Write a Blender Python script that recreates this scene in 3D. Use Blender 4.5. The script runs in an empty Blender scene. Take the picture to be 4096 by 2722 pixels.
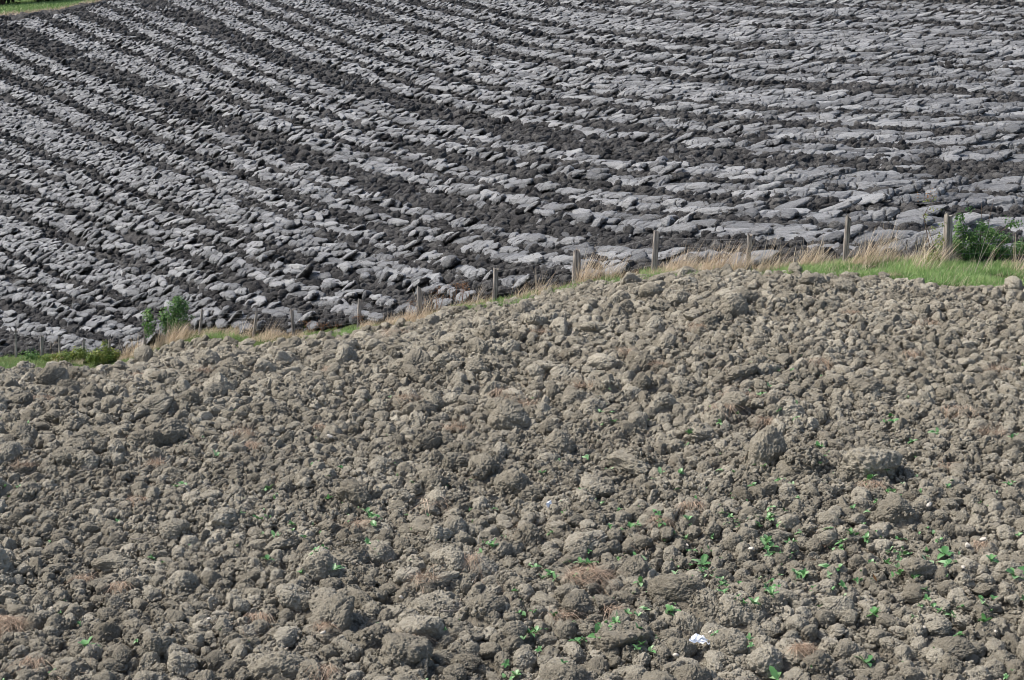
import bpy, bmesh, math, random
import numpy as np
from mathutils import Vector, Matrix
R = math.radians
scene = bpy.context.scene
COL = scene.collection
rng = np.random.default_rng(7)
random.seed(7)

# ------------------------------------------------------------------ camera, world, sun, exposure
FPX = 6000.0            # focal length in pixels of the 4096 px wide photograph
PITCH = R(11.4)
cam_d = bpy.data.cameras.new("camera")
cam = bpy.data.objects.new("camera", cam_d)
COL.objects.link(cam)
cam.location = (0, 0, 0)
cam.rotation_euler = (R(90) - PITCH, 0, 0)
cam_d.sensor_width = 36.0
cam_d.lens = 36.0 * FPX / 4096.0
cam_d.clip_start = 0.5
cam_d.clip_end = 3000
cam_d.dof.use_dof = True
cam_d.dof.focus_distance = 36.0
cam_d.dof.aperture_fstop = 9.0
scene.camera = cam

SUN_ELEV, SUN_AZ = R(50), R(-82)          # azimuth measured from +Y (view direction), negative = left
world = bpy.data.worlds.new("World")
scene.world = world
world.use_nodes = True
wn = world.node_tree.nodes
wl = world.node_tree.links
wn.clear()
wo = wn.new("ShaderNodeOutputWorld")
bg = wn.new("ShaderNodeBackground")
sky = wn.new("ShaderNodeTexSky")
sky.sky_type = 'NISHITA'
sky.sun_disc = False
sky.sun_elevation = SUN_ELEV
sky.sun_rotation = SUN_AZ
sky.air_density = 1.0
sky.dust_density = 3.0
bg.inputs[1].default_value = 0.11
wl.new(sky.outputs[0], bg.inputs[0])
wl.new(bg.outputs[0], wo.inputs[0])
sun_d = bpy.data.lights.new("sun", 'SUN')
sun_d.energy = 3.0
sun_d.angle = R(14)
sun_d.color = (1.0, 0.95, 0.88)
sun = bpy.data.objects.new("sun", sun_d)
COL.objects.link(sun)
sdir = Vector((math.sin(SUN_AZ) * math.cos(SUN_ELEV), math.cos(SUN_AZ) * math.cos(SUN_ELEV), math.sin(SUN_ELEV)))
sun.rotation_euler = sdir.to_track_quat('Z', 'Y').to_euler()
sun.location = (0, 0, 60)
scene.view_settings.view_transform = 'Standard'
scene.view_settings.look = 'None'
scene.view_settings.exposure = 0.82
scene.view_settings.gamma = 1
scene.render.engine = 'CYCLES'
scene.cycles.filter_width = 0.9
scene.cycles.max_bounces = 5
scene.cycles.diffuse_bounces = 3

# ------------------------------------------------------------------ numpy noise
def _h(ix, iy, iz, seed):
    n = (ix.astype(np.uint32) * np.uint32(374761393) + iy.astype(np.uint32) * np.uint32(668265263)
         + iz.astype(np.uint32) * np.uint32(2147483647 & 1442695041) + np.uint32((seed * 974634777) & 0xffffffff))
    n = (n ^ (n >> np.uint32(13))) * np.uint32(1274126177)
    n = (n ^ (n >> np.uint32(16))) * np.uint32(2246822519)
    n = n ^ (n >> np.uint32(15))
    return n
def rnd01(ix, iy, iz, seed):
    return (_h(ix, iy, iz, seed) & np.uint32(0xffffff)).astype(np.float32) / np.float32(0xffffff)
_old = np.seterr(over='ignore')
def vnoise2(x, y, seed=0):
    """smooth value noise, roughly -1..1"""
    x = np.asarray(x, np.float32); y = np.asarray(y, np.float32)
    fx = np.floor(x); fy = np.floor(y)
    ix = fx.astype(np.int32); iy = fy.astype(np.int32)
    u = x - fx; v = y - fy
    u = u * u * u * (u * (u * 6 - 15) + 10); v = v * v * v * (v * (v * 6 - 15) + 10)
    z = np.zeros_like(ix)
    a = rnd01(ix, iy, z, seed); b = rnd01(ix + 1, iy, z, seed)
    c = rnd01(ix, iy + 1, z, seed); d = rnd01(ix + 1, iy + 1, z, seed)
    return ((a * (1 - u) + b * u) * (1 - v) + (c * (1 - u) + d * u) * v) * 2 - 1
def vnoise3(p, seed=0):
    p = np.asarray(p, np.float32)
    f = np.floor(p); i = f.astype(np.int32); t = p - f
    t = t * t * t * (t * (t * 6 - 15) + 10)
    ix, iy, iz = i[:, 0], i[:, 1], i[:, 2]
    u, v, w = t[:, 0], t[:, 1], t[:, 2]
    def L(dx, dy, dz): return rnd01(ix + dx, iy + dy, iz + dz, seed)
    x00 = L(0,0,0)*(1-u)+L(1,0,0)*u; x10 = L(0,1,0)*(1-u)+L(1,1,0)*u
    x01 = L(0,0,1)*(1-u)+L(1,0,1)*u; x11 = L(0,1,1)*(1-u)+L(1,1,1)*u
    return ((x00*(1-v)+x10*v)*(1-w) + (x01*(1-v)+x11*v)*w) * 2 - 1
def fbm2(x, y, o, seed):
    s = 0; a = 1.0
    for k in range(o):
        s = s + a * vnoise2(x * 2**k + 13.7*k, y * 2**k - 7.1*k, seed + k); a *= .5
    return s
def billow3(p, o, seed, g=.5):
    s = 0; a = 1.0
    M = np.array([[.36, .48, -.8], [-.8, .6, 0], [.48, .64, .6]]); p = np.asarray(p) @ M
    for k in range(o):
        p = p @ M
        s = s + a * (np.abs(vnoise3(p * 2.07**k + 11.3*k, seed + k)) * 2 - .6); a *= g
    return s
def caps2(x, y, cell, seed, rmin=.45, rmax=.8, squash=.8):
    """piled rounded lumps: the highest of the spherical caps around each point"""
    x = np.asarray(x, np.float32) / cell; y = np.asarray(y, np.float32) / cell
    ix = np.floor(x).astype(np.int32); iy = np.floor(y).astype(np.int32)
    best = np.zeros_like(x)
    z = np.zeros_like(ix)
    for dx in (-1, 0, 1):
        for dy in (-1, 0, 1):
            cx = ix + dx; cy = iy + dy
            fx = cx + rnd01(cx, cy, z, seed); fy = cy + rnd01(cx, cy, z, seed + 1)
            r = rmin + (rmax - rmin) * rnd01(cx, cy, z, seed + 2)
            ex = .7 + .6 * rnd01(cx, cy, z, seed + 3)
            d2 = ((x - fx) * ex) ** 2 + ((y - fy) / ex) ** 2
            h = np.sqrt(np.maximum(r * r - d2, 0)) * squash * (.5 + .7 * rnd01(cx, cy, z, seed + 4))
            best = np.maximum(best, h)
    return best * cell

# ------------------------------------------------------------------ the lie of the land
def ray_tan(py):
    return np.tan(np.arctan((1361.0 - py) / FPX) - PITCH)
def to_world(px, py, Y):
    z = Y * ray_tan(py)
    depth = Y * math.cos(PITCH) - z * math.sin(PITCH)
    return (px - 2048.0) / FPX * depth, Y, z
def project(x, y, z):
    depth = y * math.cos(PITCH) - z * math.sin(PITCH)
    return 2048 + FPX * x / depth, 1361 - FPX * (y * math.sin(PITCH) + z * math.cos(PITCH)) / depth
cols = {
 -1100: [(3300,11),(2722,14.2),(2000,19.8),(1560,26.5),(1568,38),(1545,50),(1500,59),(1455,62),(1030,77),(640,98),(340,121),(110,150),(70,185)],
 0:    [(3300,11),(2722,14),(2000,19.5),(1528,27),(1520,38),(1496,48),(1440,55),(1400,57.5),(1000,70),(600,88),(300,108),(50,135),(10,170)],
 500: [(3300,10.9),(2722,13.9),(2000,19.2),(1550,25.6),(1505,28.2),(1508,38),(1475,46),(1425,51.3),(1385,53),(1000,62),(600,80),(300,99),(30,132),(-20,170)],
 1024: [(3300,10.8),(2722,13.8),(2000,19),(1600,24.2),(1442,28.8),(1438,35),(1393,43.4),(1320,45),(1000,53),(600,69),(300,88),(0,122),(-60,165)],
 1536: [(3300,10.75),(2722,13.7),(2000,18.7),(1550,24.6),(1366,29.3),(1364,34),(1312,39.9),(1255,41.3),(1000,48.5),(600,63),(300,82),(0,114),(-70,158)],
 2048: [(3300,10.7),(2722,13.6),(2000,18.5),(1500,24.6),(1248,30),(1246,33),(1210,36),(1150,37.6),(900,45),(600,57),(300,75),(0,105),(-80,150)],
 3072: [(3300,10.6),(2722,13.4),(2000,17.8),(1500,23),(1103,30.6),(1096,33),(1045,34.2),(800,41),(600,49),(300,66),(0,95),(-90,140)],
 4096: [(3300,10.5),(2722,13.2),(2000,17.4),(1500,22.4),(1170,27.6),(1064,32),(1035,33.2),(800,39.5),(600,46.5),(300,62),(0,90),(-90,135)],
 5200: [(3300,10.4),(2722,13.0),(2000,17.1),(1500,22),(1190,27),(1070,31.2),(1035,32.4),(800,38.5),(600,45),(300,60),(0,87),(-90,130)],
}
CP = np.array([to_world(px, py, Y) for px, L in cols.items() for py, Y in L])
# near the camera and far away
CP = np.vstack([CP, [(x, y, -6.1) for x in (-14, 0, 14) for y in (0.0, 5.0)]])
def warp(x, y):
    # log distance makes the control points evenly spread
    return np.stack([np.asarray(x) / (np.asarray(y) * .35 + 4.0), np.log(np.maximum(y, 0) + 6.0) * 1.1], -1)
_A = warp(CP[:, 0], CP[:, 1])
def _tps(r2): return r2 * np.log(r2 + 1e-12) * .5
_d2 = ((_A[:, None] - _A[None]) ** 2).sum(-1)
_n = len(CP)
_M = np.zeros((_n + 3, _n + 3)); _M[:_n, :_n] = _tps(_d2) + np.eye(_n) * 2e-4
_M[:_n, _n] = 1; _M[:_n, _n+1:] = _A; _M[_n, :_n] = 1; _M[_n+1:, :_n] = _A.T
_sol = np.linalg.solve(_M, np.concatenate([CP[:, 2], [0, 0, 0]]))
# tabulate on a fine grid of warped coordinates, then bilinear
U0, U1, V0, V1, NU, NV = -1.9, 1.9, math.log(6.0)*1.1, math.log(420.)*1.1, 220, 420
_gu, _gv = np.meshgrid(np.linspace(U0, U1, NU), np.linspace(V0, V1, NV))
_G = np.stack([_gu.ravel(), _gv.ravel()], -1)
_T = np.zeros(len(_G))
for i in range(0, len(_G), 20000):
    g = _G[i:i+20000]
    _T[i:i+20000] = _tps(((g[:, None] - _A[None]) ** 2).sum(-1)) @ _sol[:_n] + _sol[_n] + g @ _sol[_n+1:]
_T = _T.reshape(NV, NU)
def ground(x, y):
    w = warp(x, y)
    a = np.clip((w[..., 0] - U0) / (U1 - U0) * (NU - 1), 0, NU - 1.001)
    b = np.clip((w[..., 1] - V0) / (V1 - V0) * (NV - 1), 0, NV - 1.001)
    ia = a.astype(int); ib = b.astype(int); fa = a - ia; fb = b - ib
    return (_T[ib, ia]*(1-fa)*(1-fb) + _T[ib, ia+1]*fa*(1-fb) + _T[ib+1, ia]*(1-fa)*fb + _T[ib+1, ia+1]*fa*fb)
def hit(px, py, y0=9.0, y1=230.0, n=420):
    """where the ray of a pixel meets the smooth ground, first crossing beyond y0"""
    px = np.atleast_1d(np.asarray(px, float)); py = np.atleast_1d(np.asarray(py, float))
    px, py = np.broadcast_arrays(px, py)
    y0 = np.broadcast_to(np.asarray(y0, float), px.shape)
    lo = y0.copy(); found = np.zeros(px.shape, bool); res = np.full(px.shape, np.nan)
    prev = y0.copy(); q = (y1 / y0) ** (1.0 / n)
    t = ray_tan(py)
    def gap(Y):
        x, _, z = to_world(px, py, Y)
        return z - ground(x, Y)
    gp = gap(prev)
    cur = prev
    for k in range(n):
        cur = prev * q
        g = gap(cur)
        c = (~found) & (g < 0) & (gp >= 0)
        if c.any():
            f = gp / (gp - g + 1e-12)
            res = np.where(c, prev + (cur - prev) * f, res); found |= c
        prev, gp = cur, g
    res = np.where(np.isfinite(res), res, 50.0)
    x, Y, z = to_world(px, py, res)
    return x, Y, ground(x, Y), found
# fence line: post positions by bearing and distance
POSTS = [ # px of the foot, px lean at top, top py, foot py, Y, width m, depth-kind
 (62,8,1322,1455,55.2,.085),(166,10,1345,1470,54.3,.13),(236,5,1362,1450,53.5,.085),(330,10,1362,1462,52.5,.085),(436,6,1366,1445,51.6,.085),
 (572,14,1322,1430,50.2,.11),(792,22,1332,1420,47.6,.10),(1008,24,1302,1395,44.8,.09),(1177,-6,1238,1370,43.2,.10),(1430,12,1200,1330,41.0,.11),
 (1674,4,1150,1290,39.2,.12),(1976,8,1072,1235,36.9,.13),(2298,8,1003,1190,35.0,.17),(2612,10,928,1140,34.0,.13),(2990,4,938,1092,33.3,.115),
 (3376,8,863,1062,32.7,.12),(3790,-8,860,1062,32.2,.20)]
FX = np.array([-2200,-1100] + [p[0] for p in POSTS] + [4300,5200]); FY = np.array([64.,60.] + [p[4] for p in POSTS] + [31.6,31.2])
def fence_y(px): return np.interp(px, FX, FY)
# edge of the near soil towards the fence
EX = np.array([-2200,-1100,0,200,400,1000,1700,2400,2900,3150,3350,3700,4096,5200]); EY = np.array([48,46,46,49,50.8,44.2,38.2,34.2,32.7,32.1,30.8,29.2,27.9,27.2])
def edge_y(px): return np.interp(px, EX, EY)
def px_of(x, y):
    return project(x, y, ground(x, y))[0]

# ------------------------------------------------------------------ object helpers
def tag(o, label=None, cat=None, group=None, kind=None):
    if label: o["label"] = label
    if cat: o["category"] = cat
    if group: o["group"] = group
    if kind: o["kind"] = kind
    return o
def mesh_np(name, verts, faces, smooth=True, mats=(), midx=None, attrs=None):
    """faces: int array (n,4) or (n,3) or list of such arrays"""
    if not isinstance(faces, (list, tuple)): faces = [faces]
    faces = [f for f in faces if len(f)]
    me = bpy.data.meshes.new(name)
    verts = np.asarray(verts, np.float32)
    me.vertices.add(len(verts)); me.vertices.foreach_set("co", verts.ravel())
    nl = sum(f.size for f in faces); nf = sum(len(f) for f in faces)
    me.loops.add(nl); me.polygons.add(nf)
    me.loops.foreach_set("vertex_index", np.concatenate([f.ravel() for f in faces]).astype(np.int32))
    st = []; c = 0
    for f in faces:
        st.append(c + np.arange(len(f)) * f.shape[1]); c += f.size
    me.polygons.foreach_set("loop_start", np.concatenate(st).astype(np.int32))
    for m in mats: me.materials.append(m)
    if midx is not None: me.polygons.foreach_set("material_index", np.asarray(midx, np.int32))
    me.update(calc_edges=True)
    me.polygons.foreach_set("use_smooth", np.full(nf, smooth))
    if attrs:
        for k, v in attrs.items():
            a = me.attributes.new(k, 'FLOAT', 'POINT'); a.data.foreach_set("value", np.asarray(v, np.float32))
    return me
def link(name, me, parent=None):
    o = bpy.data.objects.new(name, me); COL.objects.link(o)
    if parent: o.parent = parent
    return o
def empty(name, loc=(0, 0, 0)):
    o = bpy.data.objects.new(name, None); COL.objects.link(o); o.location = loc; o.empty_display_size = .2
    return o
def grid_faces(nr, nc, wrap=False):
    a = np.arange(nr * nc).reshape(nr, nc)
    if wrap:
        b = np.roll(a, -1, 1)
        return np.stack([a[:-1], b[:-1], b[1:], a[1:]], -1).reshape(-1, 4)
    return np.stack([a[:-1, :-1], a[:-1, 1:], a[1:, 1:], a[1:, :-1]], -1).reshape(-1, 4)

# ------------------------------------------------------------------ materials
def mat(name):
    m = bpy.data.materials.new(name); m.use_nodes = True
    nt = m.node_tree; nt.nodes.clear()
    out = nt.nodes.new("ShaderNodeOutputMaterial"); b = nt.nodes.new("ShaderNodeBsdfPrincipled")
    nt.links.new(b.outputs[0], out.inputs[0])
    return m, nt, b
def noise_tex(nt, scale, detail=4, rough=.6, coord=None):
    t = nt.nodes.new("ShaderNodeTexNoise"); t.inputs["Scale"].default_value = scale
    t.inputs["Detail"].default_value = detail; t.inputs["Roughness"].default_value = rough
    if coord: nt.links.new(coord, t.inputs["Vector"])
    return t.outputs["Fac"]
def ramp(nt, fac, stops):
    r = nt.nodes.new("ShaderNodeValToRGB"); e = r.color_ramp.elements
    while len(e) < len(stops): e.new(.5)
    for i, (p, c) in enumerate(stops):
        e[i].position = p; e[i].color = (*c, 1)
    nt.links.new(fac, r.inputs[0]); return r.outputs[0]
def mixc(nt, fac, a, b, mode='MIX'):
    m = nt.nodes.new("ShaderNodeMix"); m.data_type = 'RGBA'; m.blend_type = mode
    for sock, v in ((m.inputs[0], fac), (m.inputs[6], a), (m.inputs[7], b)):
        if isinstance(v, (int, float)): sock.default_value = v
        elif isinstance(v, tuple): sock.default_value = (*v, 1)
        else: nt.links.new(v, sock)
    return m.outputs[2]
def mth(nt, op, a, b=0.0, c=None):
    m = nt.nodes.new("ShaderNodeMath"); m.operation = op
    for s, v in zip(m.inputs, (a, b, c)):
        if v is None: continue
        if isinstance(v, (int, float)): s.default_value = v
        else: nt.links.new(v, s)
    return m.outputs[0]
def geo_pos(nt): return nt.nodes.new("ShaderNodeNewGeometry").outputs["Position"]
def bump(nt, b, h, dist, strength=1.0):
    n = nt.nodes.new("ShaderNodeBump"); n.inputs["Distance"].default_value = dist; n.inputs["Strength"].default_value = strength
    nt.links.new(h, n.inputs["Height"]); nt.links.new(n.outputs[0], b.inputs["Normal"])
def soil_material(name, dark, mid, light, per_object=True):
    m, nt, b = mat(name)
    P = geo_pos(nt)
    n1 = noise_tex(nt, 1.1, 5, .6, P); n2 = noise_tex(nt, 22, 5, .7, P); n3 = noise_tex(nt, 90, 4, .7, P)
    f = mth(nt, 'ADD', mth(nt, 'MULTIPLY', n1, .38), mth(nt, 'ADD', mth(nt, 'MULTIPLY', n2, .38), mth(nt, 'MULTIPLY', n3, .24)))
    if per_object:
        oi = nt.nodes.new("ShaderNodeObjectInfo")
        f = mth(nt, 'ADD', f, mth(nt, 'MULTIPLY', mth(nt, 'SUBTRACT', oi.outputs["Random"], .5), .16))
    c = ramp(nt, f, [(.32, dark), (.5, mid), (.68, light)])
    nt.links.new(c, b.inputs["Base Color"])
    b.inputs["Roughness"].default_value = .95
    b.inputs["Specular IOR Level"].default_value = .15
    bump(nt, b, mth(nt, 'ADD', n2, mth(nt, 'MULTIPLY', n3, .7)), .05, 1.0)
    return m
M_SOIL = soil_material("dry_soil", (.165, .147, .113), (.325, .296, .236), (.57, .525, .43))
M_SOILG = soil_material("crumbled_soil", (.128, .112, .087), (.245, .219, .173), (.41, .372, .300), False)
M_DARK = soil_material("broken_clay", (.026, .025, .026), (.072, .070, .069), (.20, .194, .186))
def slab_material():
    m, nt, b = mat("smeared_clay")
    P = geo_pos(nt)
    a = nt.nodes.new("ShaderNodeAttribute"); a.attribute_name = "sm"
    tc = nt.nodes.new("ShaderNodeTexCoord")
    mp = nt.nodes.new("ShaderNodeMapping"); mp.inputs["Scale"].default_value = (10, 60, 60)
    nt.links.new(tc.outputs["Object"], mp.inputs["Vector"])
    st = noise_tex(nt, 1.0, 4, .65, mp.outputs[0])
    n1 = noise_tex(nt, .5, 4, .6, P); n2 = noise_tex(nt, 26, 5, .7, P); n3 = noise_tex(nt, 8, 4, .6, P)
    oi = nt.nodes.new("ShaderNodeObjectInfo")
    f = mth(nt, 'ADD', mth(nt, 'MULTIPLY', st, .3), mth(nt, 'ADD', mth(nt, 'MULTIPLY', n2, .3), mth(nt, 'ADD', mth(nt, 'MULTIPLY', n1, .2), mth(nt, 'MULTIPLY', oi.outputs["Random"], .2))))
    smc = ramp(nt, f, [(.36, (.085, .088, .093)), (.5, (.185, .190, .197)), (.64, (.34, .345, .35))])
    rgc = ramp(nt, n2, [(.35, (.032, .031, .031)), (.52, (.080, .078, .077)), (.7, (.20, .194, .186))])
    fac = mth(nt, 'MULTIPLY_ADD', mth(nt, 'SUBTRACT', n3, .48), 2.1, a.outputs["Fac"])
    mr = nt.nodes.new("ShaderNodeMapRange"); mr.inputs[1].default_value = .38; mr.inputs[2].default_value = .58
    nt.links.new(fac, mr.inputs[0])
    nt.links.new(mixc(nt, mr.outputs[0], rgc, smc), b.inputs["Base Color"])
    b.inputs["Roughness"].default_value = .62
    b.inputs["Specular IOR Level"].default_value = .35
    bump(nt, b, mth(nt, 'ADD', mth(nt, 'ADD', n2, st), n3), .045, 1.0)
    return m
M_SLAB = slab_material()
def plant_material(name, c1, c2, c3, rough=.55, trans=.25, scale=3.0):
    m, nt, b = mat(name)
    a = nt.nodes.new("ShaderNodeAttribute"); a.attribute_name = "tone"
    n = noise_tex(nt, scale, 3, .6, geo_pos(nt))
    f = mth(nt, 'ADD', mth(nt, 'MULTIPLY', a.outputs["Fac"], .7), mth(nt, 'MULTIPLY', n, .3))
    c = ramp(nt, f, [(.15, c1), (.5, c2), (.85, c3)])
    nt.links.new(c, b.inputs["Base Color"]); b.inputs["Roughness"].default_value = rough
    if trans:
        tr = nt.nodes.new("ShaderNodeBsdfTranslucent"); nt.links.new(c, tr.inputs[0])
        mx = nt.nodes.new("ShaderNodeMixShader"); mx.inputs[0].default_value = trans
        nt.links.new(b.outputs[0], mx.inputs[1]); nt.links.new(tr.outputs[0], mx.inputs[2])
        nt.links.new(mx.outputs[0], nt.nodes["Material Output"].inputs[0])
    return m
M_GRASS = plant_material("green_grass", (.09, .17, .045), (.20, .34, .10), (.40, .50, .20))
M_DRY = plant_material("dry_grass", (.32, .23, .15), (.56, .44, .31), (.80, .68, .52), .7, .2)
M_STRAW = plant_material("straw", (.15, .095, .06), (.36, .25, .17), (.62, .49, .37), .8, .1)
M_LEAF = plant_material("bush_leaves", (.025, .075, .018), (.07, .17, .04), (.20, .34, .08))
M_YLEAF = plant_material("bramble_leaves", (.06, .12, .02), (.15, .22, .04), (.30, .30, .06))
M_WEED = plant_material("weed_leaves", (.05, .15, .045), (.12, .28, .09), (.34, .50, .27), .4, .25, 8)
M_RUST = plant_material("rusty_seedheads", (.14, .06, .025), (.27, .12, .045), (.42, .22, .09), .8, .1)
M_STEM = plant_material("woody_stem", (.05, .03, .02), (.10, .065, .045), (.17, .12, .09), .9, 0)
M_HEDGE = plant_material("hedge_leaves", (.004, .010, .004), (.010, .024, .009), (.025, .05, .016), .8, .1, .8)
def wood_material():
    m, nt, b = mat("weathered_wood")
    tc = nt.nodes.new("ShaderNodeTexCoord"); mp = nt.nodes.new("ShaderNodeMapping"); mp.inputs["Scale"].default_value = (40, 40, 1.6)
    nt.links.new(tc.outputs["Object"], mp.inputs["Vector"])
    n = noise_tex(nt, 1, 5, .7, mp.outputs[0]); n2 = noise_tex(nt, 2.5, 3, .5, geo_pos(nt))
    f = mth(nt, 'ADD', mth(nt, 'MULTIPLY', n, .75), mth(nt, 'MULTIPLY', n2, .25))
    nt.links.new(ramp(nt, f, [(.36, (.08, .066, .055)), (.5, (.27, .24, .21)), (.64, (.50, .46, .41))]), b.inputs["Base Color"])
    b.inputs["Roughness"].default_value = .9; bump(nt, b, n, .01)
    return m
M_WOOD = wood_material()
def plain(name, c, rough=.6, metal=0, var=.25, scale=20):
    m, nt, b = mat(name)
    n = noise_tex(nt, scale, 4, .6, geo_pos(nt))
    nt.links.new(ramp(nt, n, [(.3, tuple(v * (1 - var) for v in c)), (.7, tuple(min(1, v * (1 + var)) for v in c))]), b.inputs["Base Color"])
    b.inputs["Roughness"].default_value = rough; b.inputs["Metallic"].default_value = metal
    return m
M_WIRE = plain("galvanised_wire", (.24, .24, .24), .45, .6)
M_PLASTIC = plain("white_plastic", (.86, .88, .92), .35, 0, .05)
M_STONE = plain("pale_stone", (.46, .42, .36), .7, 0, .2, 60)
M_TWIG = plain("bare_twig", (.16, .145, .13), .85, 0, .4, 40)
M_TURF = soil_material("turf_ground", (.04, .06, .02), (.07, .10, .03), (.13, .15, .06), False)

# ------------------------------------------------------------------ clod shapes
def ico(sub):
    bm = bmesh.new(); bmesh.ops.create_icosphere(bm, subdivisions=sub, radius=1)
    v = np.array([x.co[:] for x in bm.verts]); f = np.array([[x.index for x in p.verts] for p in bm.faces]); bm.free()
    return v, f
def lumps3(p, seed):
    p = np.asarray(p, np.float32); i = np.floor(p).astype(np.int32); best = np.full(len(p), 9., np.float32)
    for dx in (-1, 0, 1):
        for dy in (-1, 0, 1):
            for dz in (-1, 0, 1):
                cx, cy, cz = i[:, 0]+dx, i[:, 1]+dy, i[:, 2]+dz
                f = np.stack([cx + rnd01(cx, cy, cz, seed), cy + rnd01(cx, cy, cz, seed+1), cz + rnd01(cx, cy, cz, seed+2)], -1)
                best = np.minimum(best, ((p - f)**2).sum(1)*(.7 + .8*rnd01(cx, cy, cz, seed+3)))
    return np.sqrt(np.maximum(1 - best, 0)) - .6
ICO5 = ico(5); ICO6 = ico(6)
def clod_mesh(seed, base, rough=1.0, facets=9, fl=.8, material=None, name="clod", crumb=.5):
    v, f = base
    r = np.random.default_rng(seed)
    d = v / np.linalg.norm(v, axis=1)[:, None]
    n = r.normal(size=(facets, 3)); n /= np.linalg.norm(n, axis=1)[:, None]
    off = r.uniform(.62, 1.0, facets)
    dots = d @ n.T
    rad = np.where(dots > .05, off / np.maximum(dots, .05), 3)
    rad = np.concatenate([rad, np.full((len(d), 1), 1.12)], 1)
    k = 13.
    rr = -np.log(np.exp(-k * rad).sum(1)) / k             # soft minimum: worn facets
    p = d * rr[:, None]
    s = r.uniform(0, 100, 3)
    p = p + d * (.07 * rough * billow3(p * 1.3 + s, 2, seed))[:, None]
    p = p + d * (rough * (.10 * lumps3(p * 2.4 + s, seed + 50) + .10 * lumps3(p * 5.2 + s, seed + 60) + .065 * lumps3(p * 10.5 + s, seed + 70) + .030 * vnoise3(p * 19 + s, seed + 80) + .05 * billow3(p * 6 + s, 3, seed + 90)))[:, None]
    # a fissure or two
    for _ in range(r.integers(1, 3)):
        q = r.normal(size=3); q /= np.linalg.norm(q); o = r.uniform(-.4, .4)
        dist = np.abs(p @ q - o + .12 * vnoise3(p * 3 + s, seed + 9))
        p = p - d * (.09 * np.exp(-(dist / .035) ** 2))[:, None]
    p[:, 0] *= r.uniform(.85, 1.25); p[:, 1] *= r.uniform(.8, 1.1); p[:, 2] *= fl * r.uniform(.8, 1.1)
    return mesh_np(name, p, f, True, [material])
CLODS_BIG = [clod_mesh(100 + i, ICO6, 1.0, 6 + i % 6, .92, M_SOIL, "soil_clod") for i in range(14)]
CLODS = [clod_mesh(200 + i, ICO5, 1.15, 7 + i % 6, .95, M_SOIL, "soil_clod") for i in range(14)]
CLODS_DARK = [clod_mesh(300 + i, ICO5, 1.5, 7 + i % 5, .9, M_DARK, "clay_clod", .62) for i in range(10)]

def faced(me, seed):
    """one side of a lump smeared smooth by the plough"""
    v = np.empty(len(me.vertices) * 3, np.float32); me.vertices.foreach_get("co", v); v = v.reshape(-1, 3)
    r = np.random.default_rng(seed); d = np.array([-.6, -.35, .7]) + r.normal(0, .25, 3); d /= np.linalg.norm(d)
    c = v @ d; cut = .42 + r.uniform(-.1, .1)
    v = v - np.maximum(c - cut, 0)[:, None] * d * .82
    me.vertices.foreach_set("co", v.ravel().astype(np.float32)); a = me.attributes.new("sm", 'FLOAT', 'POINT')
    a.data.foreach_set("value", np.clip((c - cut + .12) / .12, 0, 1).astype(np.float32)); me.update(); return me
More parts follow.
